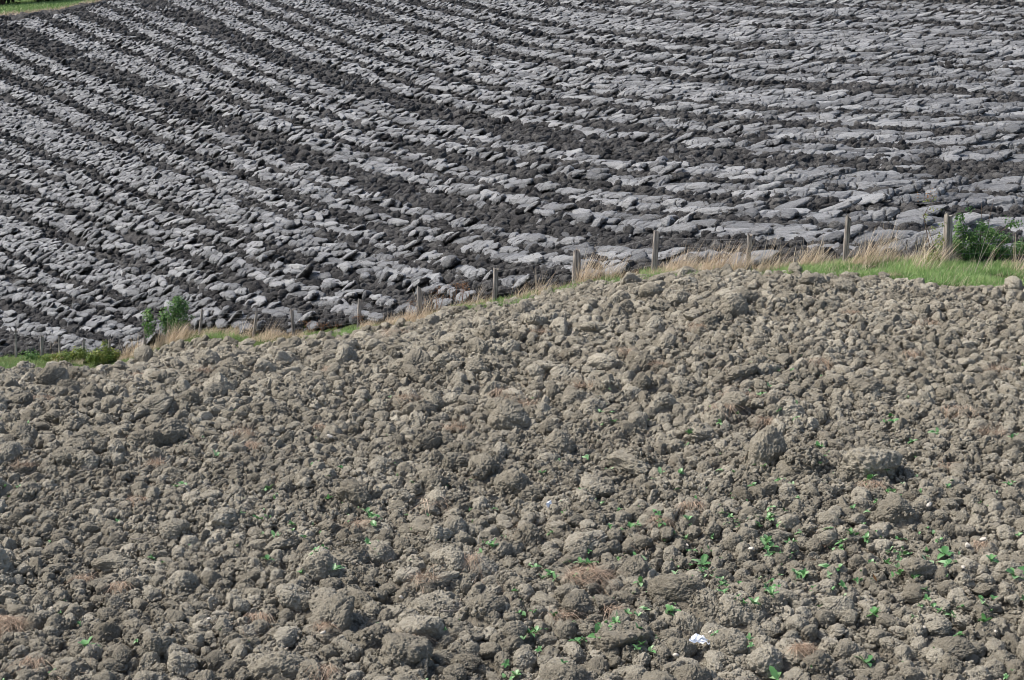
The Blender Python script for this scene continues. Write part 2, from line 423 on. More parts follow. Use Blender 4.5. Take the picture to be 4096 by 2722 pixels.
# ------------------------------------------------------------------ furrow slice (slab) shapes
def slab_mesh(seed, long=1.0):
    r = np.random.default_rng(seed)
    ns, nt_ = 84, 44
    s = np.linspace(0, 1, ns)[:, None]; th = np.linspace(0, 2 * np.pi, nt_, endpoint=False)[None]
    L = 1.0
    W = .5 * .34 * (1 + .0 * s); H = .5 * .135
    ct, st = np.cos(th), np.sin(th)
    e = .62
    cy = np.sign(ct) * np.abs(ct) ** e; cz = np.sign(st) * np.abs(st) ** e
    # taper: left end tucked, right end oblique and ragged
    lt = r.uniform(.10, .3); rt = r.uniform(.08, .35)
    obl = r.uniform(-.6, .6)
    tapL = np.clip(s / lt, 0, 1) ** .5; 
    tapR = np.clip((1 - s) / rt, 0, 1) ** r.uniform(.35, .9)
    wid = (.35 + .65 * tapL) * (.12 + .88 * tapR)
    hei = (.5 + .5 * tapL) * (.35 + .65 * np.clip((1 - s) / .12, 0, 1) ** .5)
    x = (s - .5) * L + obl * cy * .10 * (s - .2) + 0 * th
    y = W * wid * cy + .035 * np.sin(s * r.uniform(3, 6) + r.uniform(0, 6))
    top = np.clip(cz, 0, 1)
    z = H * hei * np.where(cz > 0, cz * 1.15, cz * .7)
    z = z + r.uniform(.0, .10) * (s - .5) + r.uniform(.05, .16) * (.25 - (s - .5) ** 2)
    z = z - (y / W) ** 2 * r.uniform(.015, .05)
    P = np.stack([x, y, z], -1).reshape(-1, 3)
    off = r.uniform(0, 50, 3)
    N = np.stack([np.zeros_like(x), ct + 0 * s, st + 0 * s], -1).reshape(-1, 3)
    q = P * np.array([3.0, 7, 7]) + off
    P = P + N * (.026 * vnoise3(q, seed))[:, None] + N * (.016 * vnoise3(P * np.array([9., 24, 24]) + off, seed + 1) - .012 * np.abs(vnoise3(P * np.array([16., 30, 30]) + off, seed + 2)))[:, None]
    sm = np.clip((st + .15) / .25, 0, 1) * np.ones_like(s)
    sm = sm * np.clip((1 - s) / .05, 0, 1)
    sm = sm.reshape(-1)
    sm = np.clip(sm + .35 * vnoise3(P * 6 + off, seed + 4) * (sm > 0), 0, 1)
    roughz = 1 - sm; P = P + N * (.006 * lumps3(P * 11 + off, seed + 21) + .005 * lumps3(P * 24 + off, seed + 31))[:, None]
    P = P + N * (roughz * .03 * billow3(P * 14 + off, 3, seed + 7))[:, None]
    # transverse cracks
    for _ in range(r.integers(2, 6)):
        c = r.uniform(-.4, .4); sl = r.uniform(-.7, .7)
        dist = np.abs(P[:, 0] - c - sl * P[:, 1] + .03 * vnoise3(P * 14 + off, seed + 12))
        g = np.exp(-(dist / .013) ** 2)
        P = P - N * (.05 * g)[:, None]
        side = (P[:, 0] - c - sl * P[:, 1]) > 0
        P[:, 2] += np.where(side, r.uniform(-.03, .03), 0)
        sm = sm * (1 - .8 * g)
    f = grid_faces(ns, nt_, True)
    c0 = P[:nt_].mean(0); c1 = P[-nt_:].mean(0)
    n = len(P); P = np.vstack([P, c0, c1]); sm = np.concatenate([sm, [0, 0]])
    a = np.arange(nt_); b = np.roll(a, -1)
    t0 = np.stack([np.full(nt_, n), b, a], -1); t1 = np.stack([np.full(nt_, n + 1), a + (ns - 1) * nt_, b + (ns - 1) * nt_], -1)
    f = f[:, ::-1]
    t0 = t0[:, ::-1]; t1 = t1[:, ::-1]
    return mesh_np("furrow_slice", P, [f, np.vstack([t0, t1])], True, [M_SLAB], None, {"sm": sm})
SLABS = [slab_mesh(500 + i) for i in range(20)]
CLODS_FACED = [faced(clod_mesh(350 + i, ICO5, 1.0, 7 + i % 5, 1.0, M_SLAB, "faced_clod"), i) for i in range(8)]

# ------------------------------------------------------------------ instancing for uncountable stuff
def source_collection(name, meshes):
    c = bpy.data.collections.new(name)
    for i, me in enumerate(meshes):
        o = bpy.data.objects.new("%s_%02d" % (name, i), me); c.objects.link(o)
    return c
def scatter(name, pts, rot, scl, idx, coll, label, cat):
    me = bpy.data.meshes.new(name)
    me.vertices.add(len(pts)); me.vertices.foreach_set("co", np.asarray(pts, np.float32).ravel())
    for k, t, v in (("rot", 'FLOAT_VECTOR', rot), ("scl", 'FLOAT_VECTOR', scl)):
        a = me.attributes.new(k, t, 'POINT'); a.data.foreach_set("vector", np.asarray(v, np.float32).ravel())
    a = me.attributes.new("idx", 'INT', 'POINT'); a.data.foreach_set("value", np.asarray(idx, np.int32))
    me.update()
    o = link(name, me)
    ng = bpy.data.node_groups.new(name, 'GeometryNodeTree')
    ng.interface.new_socket("Geometry", in_out='INPUT', socket_type='NodeSocketGeometry')
    ng.interface.new_socket("Geometry", in_out='OUTPUT', socket_type='NodeSocketGeometry')
    N = ng.nodes; Lk = ng.links
    gi = N.new("NodeGroupInput"); go = N.new("NodeGroupOutput")
    ci = N.new("GeometryNodeCollectionInfo"); ci.inputs["Collection"].default_value = coll
    ci.inputs["Separate Children"].default_value = True; ci.inputs["Reset Children"].default_value = True
    io = N.new("GeometryNodeInstanceOnPoints"); io.inputs["Pick Instance"].default_value = True
    def at(n, t):
        a = N.new("GeometryNodeInputNamedAttribute"); a.data_type = t; a.inputs[0].default_value = n; return a.outputs[0]
    e2r = N.new("FunctionNodeEulerToRotation")
    Lk.new(gi.outputs[0], io.inputs["Points"]); Lk.new(ci.outputs[0], io.inputs["Instance"])
    Lk.new(at("idx", 'INT'), io.inputs["Instance Index"])
    Lk.new(at("rot", 'FLOAT_VECTOR'), e2r.inputs[0]); Lk.new(e2r.outputs[0], io.inputs["Rotation"])
    Lk.new(at("scl", 'FLOAT_VECTOR'), io.inputs["Scale"]); Lk.new(io.outputs[0], go.inputs[0])
    md = o.modifiers.new("scatter", 'NODES'); md.node_group = ng
    tag(o, label, cat, None, "stuff")
    return o
C_CLOD = source_collection("clod_shapes", CLODS)
C_DARK = source_collection("clay_shapes", CLODS_DARK)
C_FACE = source_collection("faced_shapes", CLODS_FACED)
C_SLAB = source_collection("slice_shapes", SLABS)

# ------------------------------------------------------------------ near field surface
def polar_grid(az0, az1, na, y_near, y_far, nr, near_fn=None, far_fn=None):
    t = np.linspace(az0, az1, na)[None]                  # tangent of bearing
    if near_fn is None:
        y = (y_near * (y_far / y_near) ** np.linspace(0, 1, nr))[:, None] * np.ones_like(t)
    else:
        a = near_fn(t); b = far_fn(t)
        y = a * (b / a) ** np.linspace(0, 1, nr)[:, None]
    return (t * y), y
def bearing_px(t):    # approximate px of a bearing at the fence
    return 2048 + t * FPX / (math.cos(PITCH) + .17 * math.sin(PITCH))
def macro(x, y): return .075 * fbm2(x * .8, y * .8, 3, 3)
def near_relief(x, y):
    wx = x + .05 * vnoise2(x * 5, y * 5, 31); wy = y + .05 * vnoise2(x * 5, y * 5, 32)
    h = macro(x, y)
    h = h + .45 * caps2(wx, wy, .34, 11, .3, .8, .5)
    h = h + .6 * caps2(wx + 5, wy, .135, 21, .4, .85, .55)
    h = h + .7 * caps2(wx, wy + 9, .06, 41, .4, .85, .65)
    h = h + .008 * fbm2(x * 22, y * 22, 3, 55)
    return h
# coarse land everywhere else: behind, beside and beyond
X, Y = polar_grid(-1.6, 1.6, 160, 1.0, 400.0, 260)
Z = ground(X, Y) - .28
Z = np.where((Y < 10), np.minimum(Z, -6.0), Z)
me = mesh_np("ground", np.stack([X, Y, Z], -1).reshape(-1, 3), grid_faces(*X.shape), True, [M_TURF])
tag(link("ground", me), "rolling farmland under and around the two fields", "ground", None, "structure")

# ------------------------------------------------------------------ clods of the near field
def sample_area(n, seed, y0, y1, tmax=.42):
    r = np.random.default_rng(seed)
    y = np.sqrt(r.uniform(y0 * y0, y1 * y1, n)); t = r.uniform(-tmax, tmax, n)
    return t * y, y
def thin(x, y, rad, k=.8):
    """drop clods that sit inside an earlier (larger) one"""
    order = np.argsort(-rad); cell = .35; g = {}; keep = []
    for i in order:
        cx, cy = int(x[i] // cell), int(y[i] // cell); ok = True
        for a in (-1, 0, 1):
            for b in (-1, 0, 1):
                for j in g.get((cx + a, cy + b), ()):
                    if (x[i]-x[j])**2 + (y[i]-y[j])**2 < (k * (rad[i] + rad[j]))**2: ok = False; break
                if not ok: break
            if not ok: break
        if ok:
            g.setdefault((cx, cy), []).append(i); keep.append(i)
    return np.array(keep)
def relief_at(x, y):
    return ground(x, y) + sampleH(HB, x, y)
# prominent clods of the photograph: px, py of the centre, half width in px, label
BIG = [
 (3058,1832,80,"tall rounded soil boulder with dark notch below, standing alone right of centre","tall"),
 (3210,1860,95,"broad low soil lump just right of the tall rounded boulder","low"),
 (3475,1850,105,"big domed lump of soil above the brightest leafy weed at right",""),
 (3590,2040,78,"blocky grey lump with cracked face and a small green weed at its foot",""),
 (3672,2292,62,"rounded cracked block with green leaves hugging its right side",""),
 (3350,2425,46,"pointed cone-shaped clod leaning left in the lower right","cone"),
 (3808,2580,66,"angular wedge of soil in the lower right corner area",""),
 (3720,2475,80,"wide mound of soil above the angular wedge clod at lower right","low"),
 (3180,2590,85,"flat-topped pale lump overhanging a dark hollow at lower right","low"),
 (1832,1842,62,"smooth egg-shaped grey clod near the middle of the field",""),
 (2035,1680,75,"cracked boulder of soil crowned with dry orange grass roots",""),
 (2145,1560,45,"upright stump of soil topped by brown grass",""),
 (1800,2245,80,"pale flat-topped block with dead roots hanging at its right side",""),
 (1610,2625,100,"largest lump, bottom centre, with a matted mane of straw on top",""),
 (1648,2470,55,"square-shouldered clod overhanging a black gap above the straw-topped lump",""),
 (1395,2210,85,"wide rounded lump with green sprouts in its shadow, lower left of centre","low"),
 (1505,2175,45,"round clod tucked behind the wide rounded lump",""),
 (725,2330,72,"large smooth oval lump facing forward at lower left",""),
 (480,2215,72,"pale humpbacked lump on the left with sharp shadow beneath","low"),
 (410,2310,45,"dark round ball-like clod below the pale humpbacked lump",""),
 (1135,2170,70,"low dome of soil beside a pair of small weeds at left centre","low"),
 (270,1830,55,"steep lump with a dark pit under its right corner, far left",""),
 (700,2110,58,"round boulder of soil above a green sprout, left",""),
 (620,2590,68,"broad rounded clod in the bottom left quarter",""),
 (730,2650,62,"two-humped clod at the bottom edge, left of centre",""),
 (870,2640,52,"smooth upright clod at the bottom edge between two gaps",""),
 (2100,2600,60,"round pale clod lying left of the leafy rosette at bottom centre",""),
 (2260,2640,62,"heavy lump with shadowed underside, bottom centre right",""),
 (2770,2690,72,"smooth dome of soil just below the white plastic scrap",""),
 (2860,2520,58,"mound with small seedlings tucked behind it above the white scrap",""),
 (2390,1940,62,"dark sided lump in the middle with a seedling at its right",""),
 (2230,1780,70,"tall humped lump just right of centre with root threads on its left shoulder",""),
 (2540,1850,85,"sloping shield-shaped lump with fine cracks right of centre","low"),
 (3185,1082,36,"peaked clod standing highest on the field edge against the grass","tall"),
 (3250,1130,46,"big rounded clod below the peaked one on the field edge",""),
 (3370,1150,40,"round knob of soil on the field edge near the last thin post",""),
 (575,1440,36,"dark pyramid-shaped clod on the crest below the left bush","cone"),
 (215,1465,30,"dark clod on the crest between the leftmost posts",""),
]
bx, by, brad, bmeta = [], [], [], []
for px, py, hw, lab, kind in BIG:
    x, y, z, ok = hit(px, py + hw * .35)
    depth = y[0] * math.cos(PITCH) - z[0] * math.sin(PITCH)
    bx.append(x[0]); by.append(y[0]); brad.append(hw / FPX * depth); bmeta.append((lab, kind))
bx, by, brad = map(np.array, (bx, by, brad))
r_ = np.random.default_rng(21)
N1, N2, N3 = 6500, 60000, 70000
x1, y1 = sample_area(N1, 1, 10, 48); x2, y2 = sample_area(N2, 2, 10, 48); x3, y3 = sample_area(N3, 3, 10, 48)
rad = np.concatenate([.105 + .11 * r_.random(N1) ** 2.6, .06 + .05 * r_.random(N2), .028 + .035 * r_.random(N3)])
x = np.concatenate([x1, x2, x3]); y = np.concatenate([y1, y2, y3])
# looser, finer tilth where the photograph has it
loose = fbm2(x * .28, y * .28, 3, 77)
px, py = project(x, y, ground(x, y))
big_ok = (rad < .11) | (loose > -.25 + .9 * np.exp(-((px - 3300) / 900) ** 2 - ((py - 1900) / 500) ** 2))
ok = (y < edge_y(px) - .05) & big_ok & (np.abs(px - 2048) < 2700)
for a, b, c in zip(bx, by, brad):
    ok &= (x - a) ** 2 + (y - b) ** 2 > (c * .85 + rad * .5) ** 2
x, y, rad = x[ok], y[ok], rad[ok]
k = thin(x, y, rad, .66); x, y, rad = x[k], y[k], rad[k]
px, py = project(x, y, ground(x, y))
size_px = rad / np.hypot(x, y) * FPX
inframe = (px > 10) & (px < 4086) & (py > 1060) & (py < 2715) & (y < 31)
score = np.where(inframe, size_px, 0)
NBIG = 300 - len(BIG)
top = np.argsort(-score)[:NBIG]
istop = np.zeros(len(x), bool); istop[top] = True
n = len(x)
rot = np.stack([r_.uniform(-.35, .35, n), r_.uniform(-.35, .35, n), r_.uniform(0, 6.28, n)], -1)
asp = np.stack([r_.uniform(.85, 1.2, n), r_.uniform(.8, 1.1, n), r_.uniform(.75, 1.2, n)], -1)
zz = ground(x, y) - .09 + macro(x, y) + rad * r_.uniform(.25, .8, n)
q = ~istop
scatter("soil_clods", np.stack([x, y, zz], -1)[q], rot[q], (rad[:, None] * asp)[q], r_.integers(0, len(CLODS), n)[q], C_CLOD,
        "countless smaller clods of dry grey-brown soil covering the near field", "soil clods")
def place_row(py):
    return "nearest rows" if py > 2350 else "lower middle of near field" if py > 1900 else "halfway up near field" if py > 1500 else "near the crest"
def place_col(px):
    return "far left" if px < 820 else "left of centre" if px < 1640 else "centre" if px < 2460 else "right of centre" if px < 3280 else "far right"
for j, i in enumerate(top):
    o = bpy.data.objects.new("soil_clod", CLODS_BIG[j % len(CLODS_BIG)]); COL.objects.link(o)
    o.location = (x[i], y[i], zz[i]); o.rotation_euler = rot[i]; o.scale = rad[i] * asp[i] * 1.05
    shape = "broad" if asp[i][2] < .85 else "tall" if asp[i][2] > 1.02 else "rounded"
    tag(o, "%s crumbly clod of dry soil, %s, %s" % (shape, place_row(py[i]), place_col(px[i])), "soil clod",
        "large soil clods of the near field")
for j, (a, b, c, (lab, kind)) in enumerate(zip(bx, by, brad, bmeta)):
    me = CLODS_BIG[(j * 5) % 14]
    o = bpy.data.objects.new("soil_clod", me); COL.objects.link(o)
    sz = {"tall": 1.35, "low": .62, "cone": 1.45}.get(kind, .92)
    o.location = (a, b, float(ground(a, b) + macro(a, b)) - .07 + c * .55 * sz)
    o.rotation_euler = (random.uniform(-.2, .2), random.uniform(-.2, .2), random.uniform(0, 6.28))
    o.scale = (c * 1.0, c * .95, c * sz)
    tag(o, lab, "soil clod", "large soil clods of the near field")

# loose soil that beds the clods: a height map of their tops, smoothed, fills the hollows between them
CS = .03; HX0, HY0, HNX, HNY = -23.0, 9.0, 1540, 1380
HM = np.full((HNY, HNX), -.2, np.float32)
_cx = np.concatenate([x, bx]); _cy = np.concatenate([y, by]); _cr = np.concatenate([rad, brad])
_cz = np.concatenate([zz - ground(x, y), macro(bx, by) - .10 + brad * .4]); _ch = np.concatenate([rad * asp[:, 2], brad * .95])
for i in range(len(_cx)):
    r0 = _cr[i]; a0 = int((_cx[i] - r0 - HX0) / CS); a1 = int((_cx[i] + r0 - HX0) / CS) + 2; b0 = int((_cy[i] - r0 - HY0) / CS); b1 = int((_cy[i] + r0 - HY0) / CS) + 2
    if a0 < 0 or b0 < 0 or a1 >= HNX or b1 >= HNY: continue
    gx = (HX0 + np.arange(a0, a1) * CS - _cx[i]) / r0; gy = (HY0 + np.arange(b0, b1) * CS - _cy[i]) / r0
    d2 = gx[None]**2 + gy[:, None]**2
    v = np.where(d2 < 1, _cz[i] + _ch[i] * np.sqrt(np.maximum(1 - d2, 0)) * .92, -1)
    HM[b0:b1, a0:a1] = np.maximum(HM[b0:b1, a0:a1], v)
def box(A, k):
    for ax in (0, 1):
        P_ = np.pad(A, [(k + 1, k) if q_ == ax else (0, 0) for q_ in (0, 1)], mode='edge').cumsum(ax, dtype=np.float64)
        n_ = A.shape[ax]
        A = ((np.take(P_, np.arange(2*k + 1, 2*k + 1 + n_), ax) - np.take(P_, np.arange(0, n_), ax)) / (2*k + 1)).astype(np.float32)
    return A
_mac = macro(*np.meshgrid(HX0 + np.arange(HNX) * CS, HY0 + np.arange(HNY) * CS))
HM = np.maximum(HM, _mac - .09)
HB = box(box(HM, 4), 3)
def sampleH(A, x, y):
    a = np.clip((x - HX0) / CS, 0, HNX - 1.01); b = np.clip((y - HY0) / CS, 0, HNY - 1.01)
    ia = a.astype(int); ib = b.astype(int); fa = a - ia; fb = b - ib
    return A[ib, ia]*(1-fa)*(1-fb) + A[ib, ia+1]*fa*(1-fb) + A[ib+1, ia]*(1-fa)*fb + A[ib+1, ia+1]*fa*fb
X, Y = polar_grid(-.46, .46, 1800, 0, 0, 1900, lambda t: 9.5 + 0 * t, lambda t: edge_y(bearing_px(t)))
G0 = ground(X, Y)
pxs = bearing_px(X / Y)
fade = np.clip((edge_y(pxs) - Y) / .7, 0, 1)
crumb = .55 * caps2(X + 5, Y, .11, 21, .4, .85, .6) + .7 * caps2(X, Y + 9, .05, 41, .4, .85, .75) + .006 * fbm2(X * 26, Y * 26, 2, 55)
hb = sampleH(HB, X, Y)
Z = G0 + (hb - .075) * fade + crumb * (.3 + .7 * fade) - .02 - .16 * (1 - fade)
me = mesh_np("near_field", np.stack([X, Y, Z], -1).reshape(-1, 3), grid_faces(*X.shape), True, [M_SOILG])
tag(link("near_field", me), "dry grey-brown field of cloddy turned soil in front of the fence", "field", None, "structure")
# crumbs lying on and between the clods
n = 100000; xc, yc = sample_area(n, 71, 10.5, 40, .40)
xd, yd = sample_area(50000, 72, 10.5, 21, .40); xc = np.concatenate([xc, xd]); yc = np.concatenate([yc, yd])
k = yc < edge_y(px_of(xc, yc)) - .3; xc, yc = xc[k], yc[k]; n = len(xc)
rc = r_.uniform(.009, .026, n) * (.8 + .5 * (yc > 18))
zc = ground(xc, yc) + np.minimum(sampleH(HM, xc, yc), sampleH(HB, xc, yc) + .03) + .4 * rc + r_.uniform(-.02, .01, n)
scatter("soil_crumbs", np.stack([xc, yc, zc], -1), r_.uniform(0, 6, (n, 3)), rc[:, None] * r_.uniform(.7, 1.3, (n, 3)), r_.integers(0, len(CLODS), n), C_CLOD,
        "fine loose crumbs of dry soil between and on top of the clods", "soil crumbs")

# ------------------------------------------------------------------ far ploughed field
def bands_slope_int(px):
    xs = np.array([-3000, 0, 600, 1200, 1700, 2100, 2600, 3200, 4096, 6000.])
    sl = np.array([.41, .42, .44, .41, .31, .20, .10, .04, .07, .07])
    F = np.concatenate([[0], np.cumsum(np.diff(xs) * (sl[1:] + sl[:-1]) / 2)])
    F = F - np.interp(4096, xs, F)
    g = np.linspace(-3000, 6000, 400)
    s = np.interp(g, xs, sl); Fi = np.concatenate([[0], np.cumsum(np.diff(g) * (s[1:] + s[:-1]) / 2)])
    Fi = Fi - np.interp(4096, g, Fi)
    return np.interp(px, g, Fi)
_w = np.array([-900, -200, 0, 300, 700, 1024, 1400, 1824, 2600.]); _p = np.array([34, 42, 48, 60, 80, 94, 106, 120, 132.])
_wg = np.linspace(-900, 2600, 900); _ph = np.concatenate([[0], np.cumsum(np.diff(_wg) / np.interp(_wg[:-1], _w, _p))])
def phase(w): return np.interp(w, _wg, _ph)
def wcoord(px, py): return py - bands_slope_int(px)
def band_value(px, py, x, y):
    """+1 in the middle of a smooth band, -1 in the middle of a crumbled one"""
    p = phase(wcoord(px, py)) + .10 * vnoise2(x * .2, y * .2, 91) + .06 * vnoise2(x * .9, y * .9, 92)
    p = p + .20 * np.sin(p * 1.7 + 1) + .12 * np.sin(p * 3.3 + 2)
    return 1.4 * np.cos(2 * np.pi * p) + .35 * vnoise2(x * .12, y * .12, 93) + .3 * vnoise2(x * .5, y * .5, 94) \
        + .22 * np.clip((px - 2400) / 800, 0, 1) - .7 * np.exp(-((py - 890) / 110) ** 2) * np.clip((px - 2500) / 300, 0, 1)
# end of the ploughed land at the top left
def far_end_y(px): return np.interp(px, [-2600, -1100, 0, 300, 560, 900, 2048, 6000], [122, 128, 132, 134, 150, 170, 190, 190])
X, Y = polar_grid(-.45, .45, 1500, 0, 0, 1750, lambda t: fence_y(bearing_px(t)) + .25, lambda t: np.minimum(far_end_y(bearing_px(t)), 175))
G0 = ground(X, Y); PX, PY = project(X, Y, G0)
bv = band_value(PX, PY, X, Y)
fade = np.clip((Y - fence_y(PX) - .2) / .8, 0, 1)
h = .8 * caps2(X, Y, .42, 61, .3, .85, .6) + .8 * caps2(X + 3, Y, .2, 65, .4, .85, .75) + .8 * caps2(X, Y + 7, .09, 69, .4, .85, .8) + .08 * fbm2(X * .7, Y * .7, 3, 73)
Z = G0 - .16 + h * (.2 + .8 * fade)
me = mesh_np("ploughed_field", np.stack([X, Y, Z], -1).reshape(-1, 3), grid_faces(*X.shape), True, [M_DARK])
tag(link("ploughed_field", me), "dark grey clay field beyond the fence turned in long curving furrows", "ploughed field", None, "structure")

# furrow slices laid in chained rows along the contours of the bands
rr = np.random.default_rng(99)
SL = []
w = -260.0; row = 0
while w < 2350:
    # world length of a 5 px step is small; lay rows densely, thin them by level of detail
    step_px = 6.0
    pxs = np.arange(-500, 4600, 30.0)
    pys = w + bands_slope_int(pxs)
    m = (pys > -130) & (pys < 1520)
    if m.sum() > 3:
        pxs, pys = pxs[m], pys[m]
        xx, yy, zz_, ok = hit(pxs, pys, fence_y(pxs) + .3, 200, 150)
        # beneath the first crossing only
        ok &= np.isfinite(yy)
        if ok.sum() > 3:
            pxs, pys, xx, yy, zz_ = pxs[ok], pys[ok], xx[ok], yy[ok], zz_[ok]
            # world spacing to the next row (along the view)
            x2_, y2_, z2_, ok2 = hit(pxs, pys - step_px, fence_y(pxs) + .3, 200, 150)
            gap = np.where(ok2, np.hypot(x2_ - xx, y2_ - yy), .2)
            hd = np.arctan2(np.gradient(yy), np.gradient(xx)); gap = gap * np.maximum(np.abs(np.cos(hd)), .25)
            seg = np.hypot(np.diff(xx), np.diff(yy)); cum = np.concatenate([[0], np.cumsum(seg)])
            s = rr.uniform(0, .8)
            while s < cum[-1]:
                X0 = np.interp(s, cum, xx); Y0 = np.interp(s, cum, yy); P0 = np.interp(s, cum, pxs); Q0 = np.interp(s, cum, pys)
                gp = np.interp(s, cum, gap)
                size = np.clip(np.interp(Y0, [32, 50, 80, 140], [1.15, .95, .82, .78]), .7, 1.2)
                need = .31 * size
                lod = 1
                while gp * lod < need * .72: lod *= 2
                Lw = size * rr.uniform(.9, 2.1)
                if row % lod == 0:
                    X1 = np.interp(s + .5, cum, xx); Y1 = np.interp(s + .5, cum, yy)
                    SL.append((X0, Y0, P0, Q0, math.atan2(Y1 - Y0, X1 - X0), Lw, size, gp * lod / need))
                s += Lw * .60
    w += 6.0; row += 1
SL = np.array(SL)
bvs = band_value(SL[:, 2], SL[:, 3], SL[:, 0], SL[:, 1])
u = np.clip(.5 + .42 * vnoise2(SL[:, 0] * .8, SL[:, 1] * .8, 401) + .30 * vnoise2(SL[:, 0] * .3, SL[:, 1] * .3, 402), 0, 1) * .65 + .35 * rr.random(len(SL))
keep = (u < np.clip(.54 + .55 * bvs, .06, 1)) & (SL[:, 1] > fence_y(SL[:, 2]) + .5) & (SL[:, 1] < far_end_y(SL[:, 2]) - 5) & (SL[:, 3] < 1500)
S = SL[keep]; bvs = bvs[keep]; n = len(S)
print("slabs", n, len(SL))
lift = rr.random(n)
sx = S[:, 5]; sy = S[:, 6] * rr.uniform(.85, 1.25, n); sz = S[:, 6] * rr.uniform(.8, 1.5, n)
short = rr.random(n) < .15; sx = np.where(short, sx * .6, sx)
yaw = S[:, 4] + rr.normal(.03, .10, n)
pitch = -np.abs(rr.normal(.05, .09, n)) - .22 * (rr.random(n) < .09)
roll = np.clip(rr.normal(.36, .15, n), 0, 1.0)
sx_, sy_ = S[:, 0] + rr.normal(0, .03, n), S[:, 1] + rr.normal(0, .03, n)
zg = ground(sx_, sy_) + rr.uniform(-.02, .07, n) + .045
# field surface tilt along the row is followed through finite differences
e = .4
dzx = (ground(sx_ + e * np.cos(yaw), sy_ + e * np.sin(yaw)) - ground(sx_ - e * np.cos(yaw), sy_ - e * np.sin(yaw))) / (2 * e)
rotS = np.stack([roll, pitch - np.arctan(dzx), yaw], -1)
sclS = np.stack([sx, sy, sz], -1)
idxS = rr.integers(0, len(SLABS), n)
size_px = sx / np.hypot(sx_, sy_) * FPX
ppx, ppy = project(sx_, sy_, zg)
vis = (ppx > 20) & (ppx < 4076) & (ppy < np.interp(ppx, [0, 1000, 1700, 2400, 3100, 4096], [1400, 1330, 1210, 1110, 1040, 1030]))
topS = np.argsort(-np.where(vis, size_px, 0))[:300]
isT = np.zeros(n, bool); isT[topS] = True
q = ~isT
scatter("furrow_slices", np.stack([sx_, sy_, zg], -1)[q], rotS[q], sclS[q], idxS[q], C_SLAB,
        "countless smooth grey slices of turned clay lying in long bands across the far field", "furrow slices")
POSTPX = np.array([p[0] for p in POSTS])
ORD = ["rightmost", "second", "third", "fourth", "fifth", "sixth", "seventh", "eighth", "ninth", "tenth", "eleventh", "twelfth", "thirteenth", "fourteenth", "fifteenth", "sixteenth", "leftmost"]
def post_name(k):
    j = len(POSTS) - 1 - k
    return "thick rightmost post" if j == 0 else ("leftmost post" if j == 16 else ORD[j] + " post from right")
for i in topS:
    o = bpy.data.objects.new("furrow_slice", SLABS[idxS[i]]); COL.objects.link(o)
    o.location = (sx_[i], sy_[i], zg[i]); o.rotation_euler = rotS[i]; o.scale = sclS[i]
    k = int(np.argmin(np.abs(POSTPX - ppx[i])))
    far = fence_y(ppx[i])
    d = sy_[i] - far
    where = "just behind" if d < 3 else "a little behind" if d < 7 else "well behind"
    ln = "long" if sx[i] > 1.15 else "short" if sx[i] < .75 else "smooth"
    side = "left of" if ppx[i] < POSTPX[k] - 25 else "right of" if ppx[i] > POSTPX[k] + 25 else "level with"
    tag(o, "%s grey clay slab %s the fence, %s %s" % (ln, where, side, post_name(k)), "soil slab", "smooth clay slabs nearest behind the fence")
# crumbled clods in the dark bands
nx = 130000
yy = np.sqrt(rr.uniform(31 ** 2, 175 ** 2, nx)); tt = rr.uniform(-.42, .42, nx); xx = tt * yy
near_w = np.clip(60 / yy, .25, 1) ** 1.0
g0 = ground(xx, yy); P0, Q0 = project(xx, yy, g0)
b0 = band_value(P0, Q0, xx, yy)
ok = (yy > fence_y(P0) + .5) & (yy < far_end_y(P0) - 1) & (rr.random(nx) < np.clip(.50 - .65 * b0, .03, 1))
# denser near the fence, where they show
xn, yn = rr.uniform(-.42, .42, 60000), np.sqrt(rr.uniform(31 ** 2, 62 ** 2, 60000)); xn = xn * yn
g1 = ground(xn, yn); P1, Q1 = project(xn, yn, g1); b1 = band_value(P1, Q1, xn, yn)
ok1 = (yn > fence_y(P1) + .4) & (rr.random(60000) < np.clip(.50 - .65 * b1, .04, 1))
xx = np.concatenate([xx[ok], xn[ok1]]); yy = np.concatenate([yy[ok], yn[ok1]]); g0 = np.concatenate([g0[ok], g1[ok1]])
n = len(xx); print("dark clods", n)
rad = .045 + .11 * rr.random(n) ** 1.8
rad = rad * np.interp(yy, [35, 60, 120], [1., 1.0, 1.15])
fc = rr.random(n) < .05
rad[fc] = rad[fc] * .9
nf = int(fc.sum())
scatter("smeared_clods", np.stack([xx, yy, g0 + rad * rr.uniform(.3, .8, n)], -1)[fc], np.stack([rr.uniform(-.4, .4, nf), rr.uniform(-.4, .4, nf), rr.uniform(-.9, .9, nf)], -1),
        rad[fc][:, None] * rr.uniform(.8, 1.3, (nf, 3)), rr.integers(0, 8, nf), C_FACE, "countless clay lumps with one smooth pale face among the dark crumbled ones", "clay lumps")
xx, yy, g0, rad = xx[~fc], yy[~fc], g0[~fc], rad[~fc]; n = len(xx)
scatter("clay_clods", np.stack([xx, yy, g0 + rad * rr.uniform(.1, .7, n)], -1), np.stack([rr.uniform(-.5, .5, n), rr.uniform(-.5, .5, n), rr.uniform(0, 6.28, n)], -1),
        rad[:, None] * rr.uniform(.8, 1.3, (n, 3)), rr.integers(0, 10, n), C_DARK, "countless dark crumbled clay lumps between the smooth bands of the far field", "clay lumps")

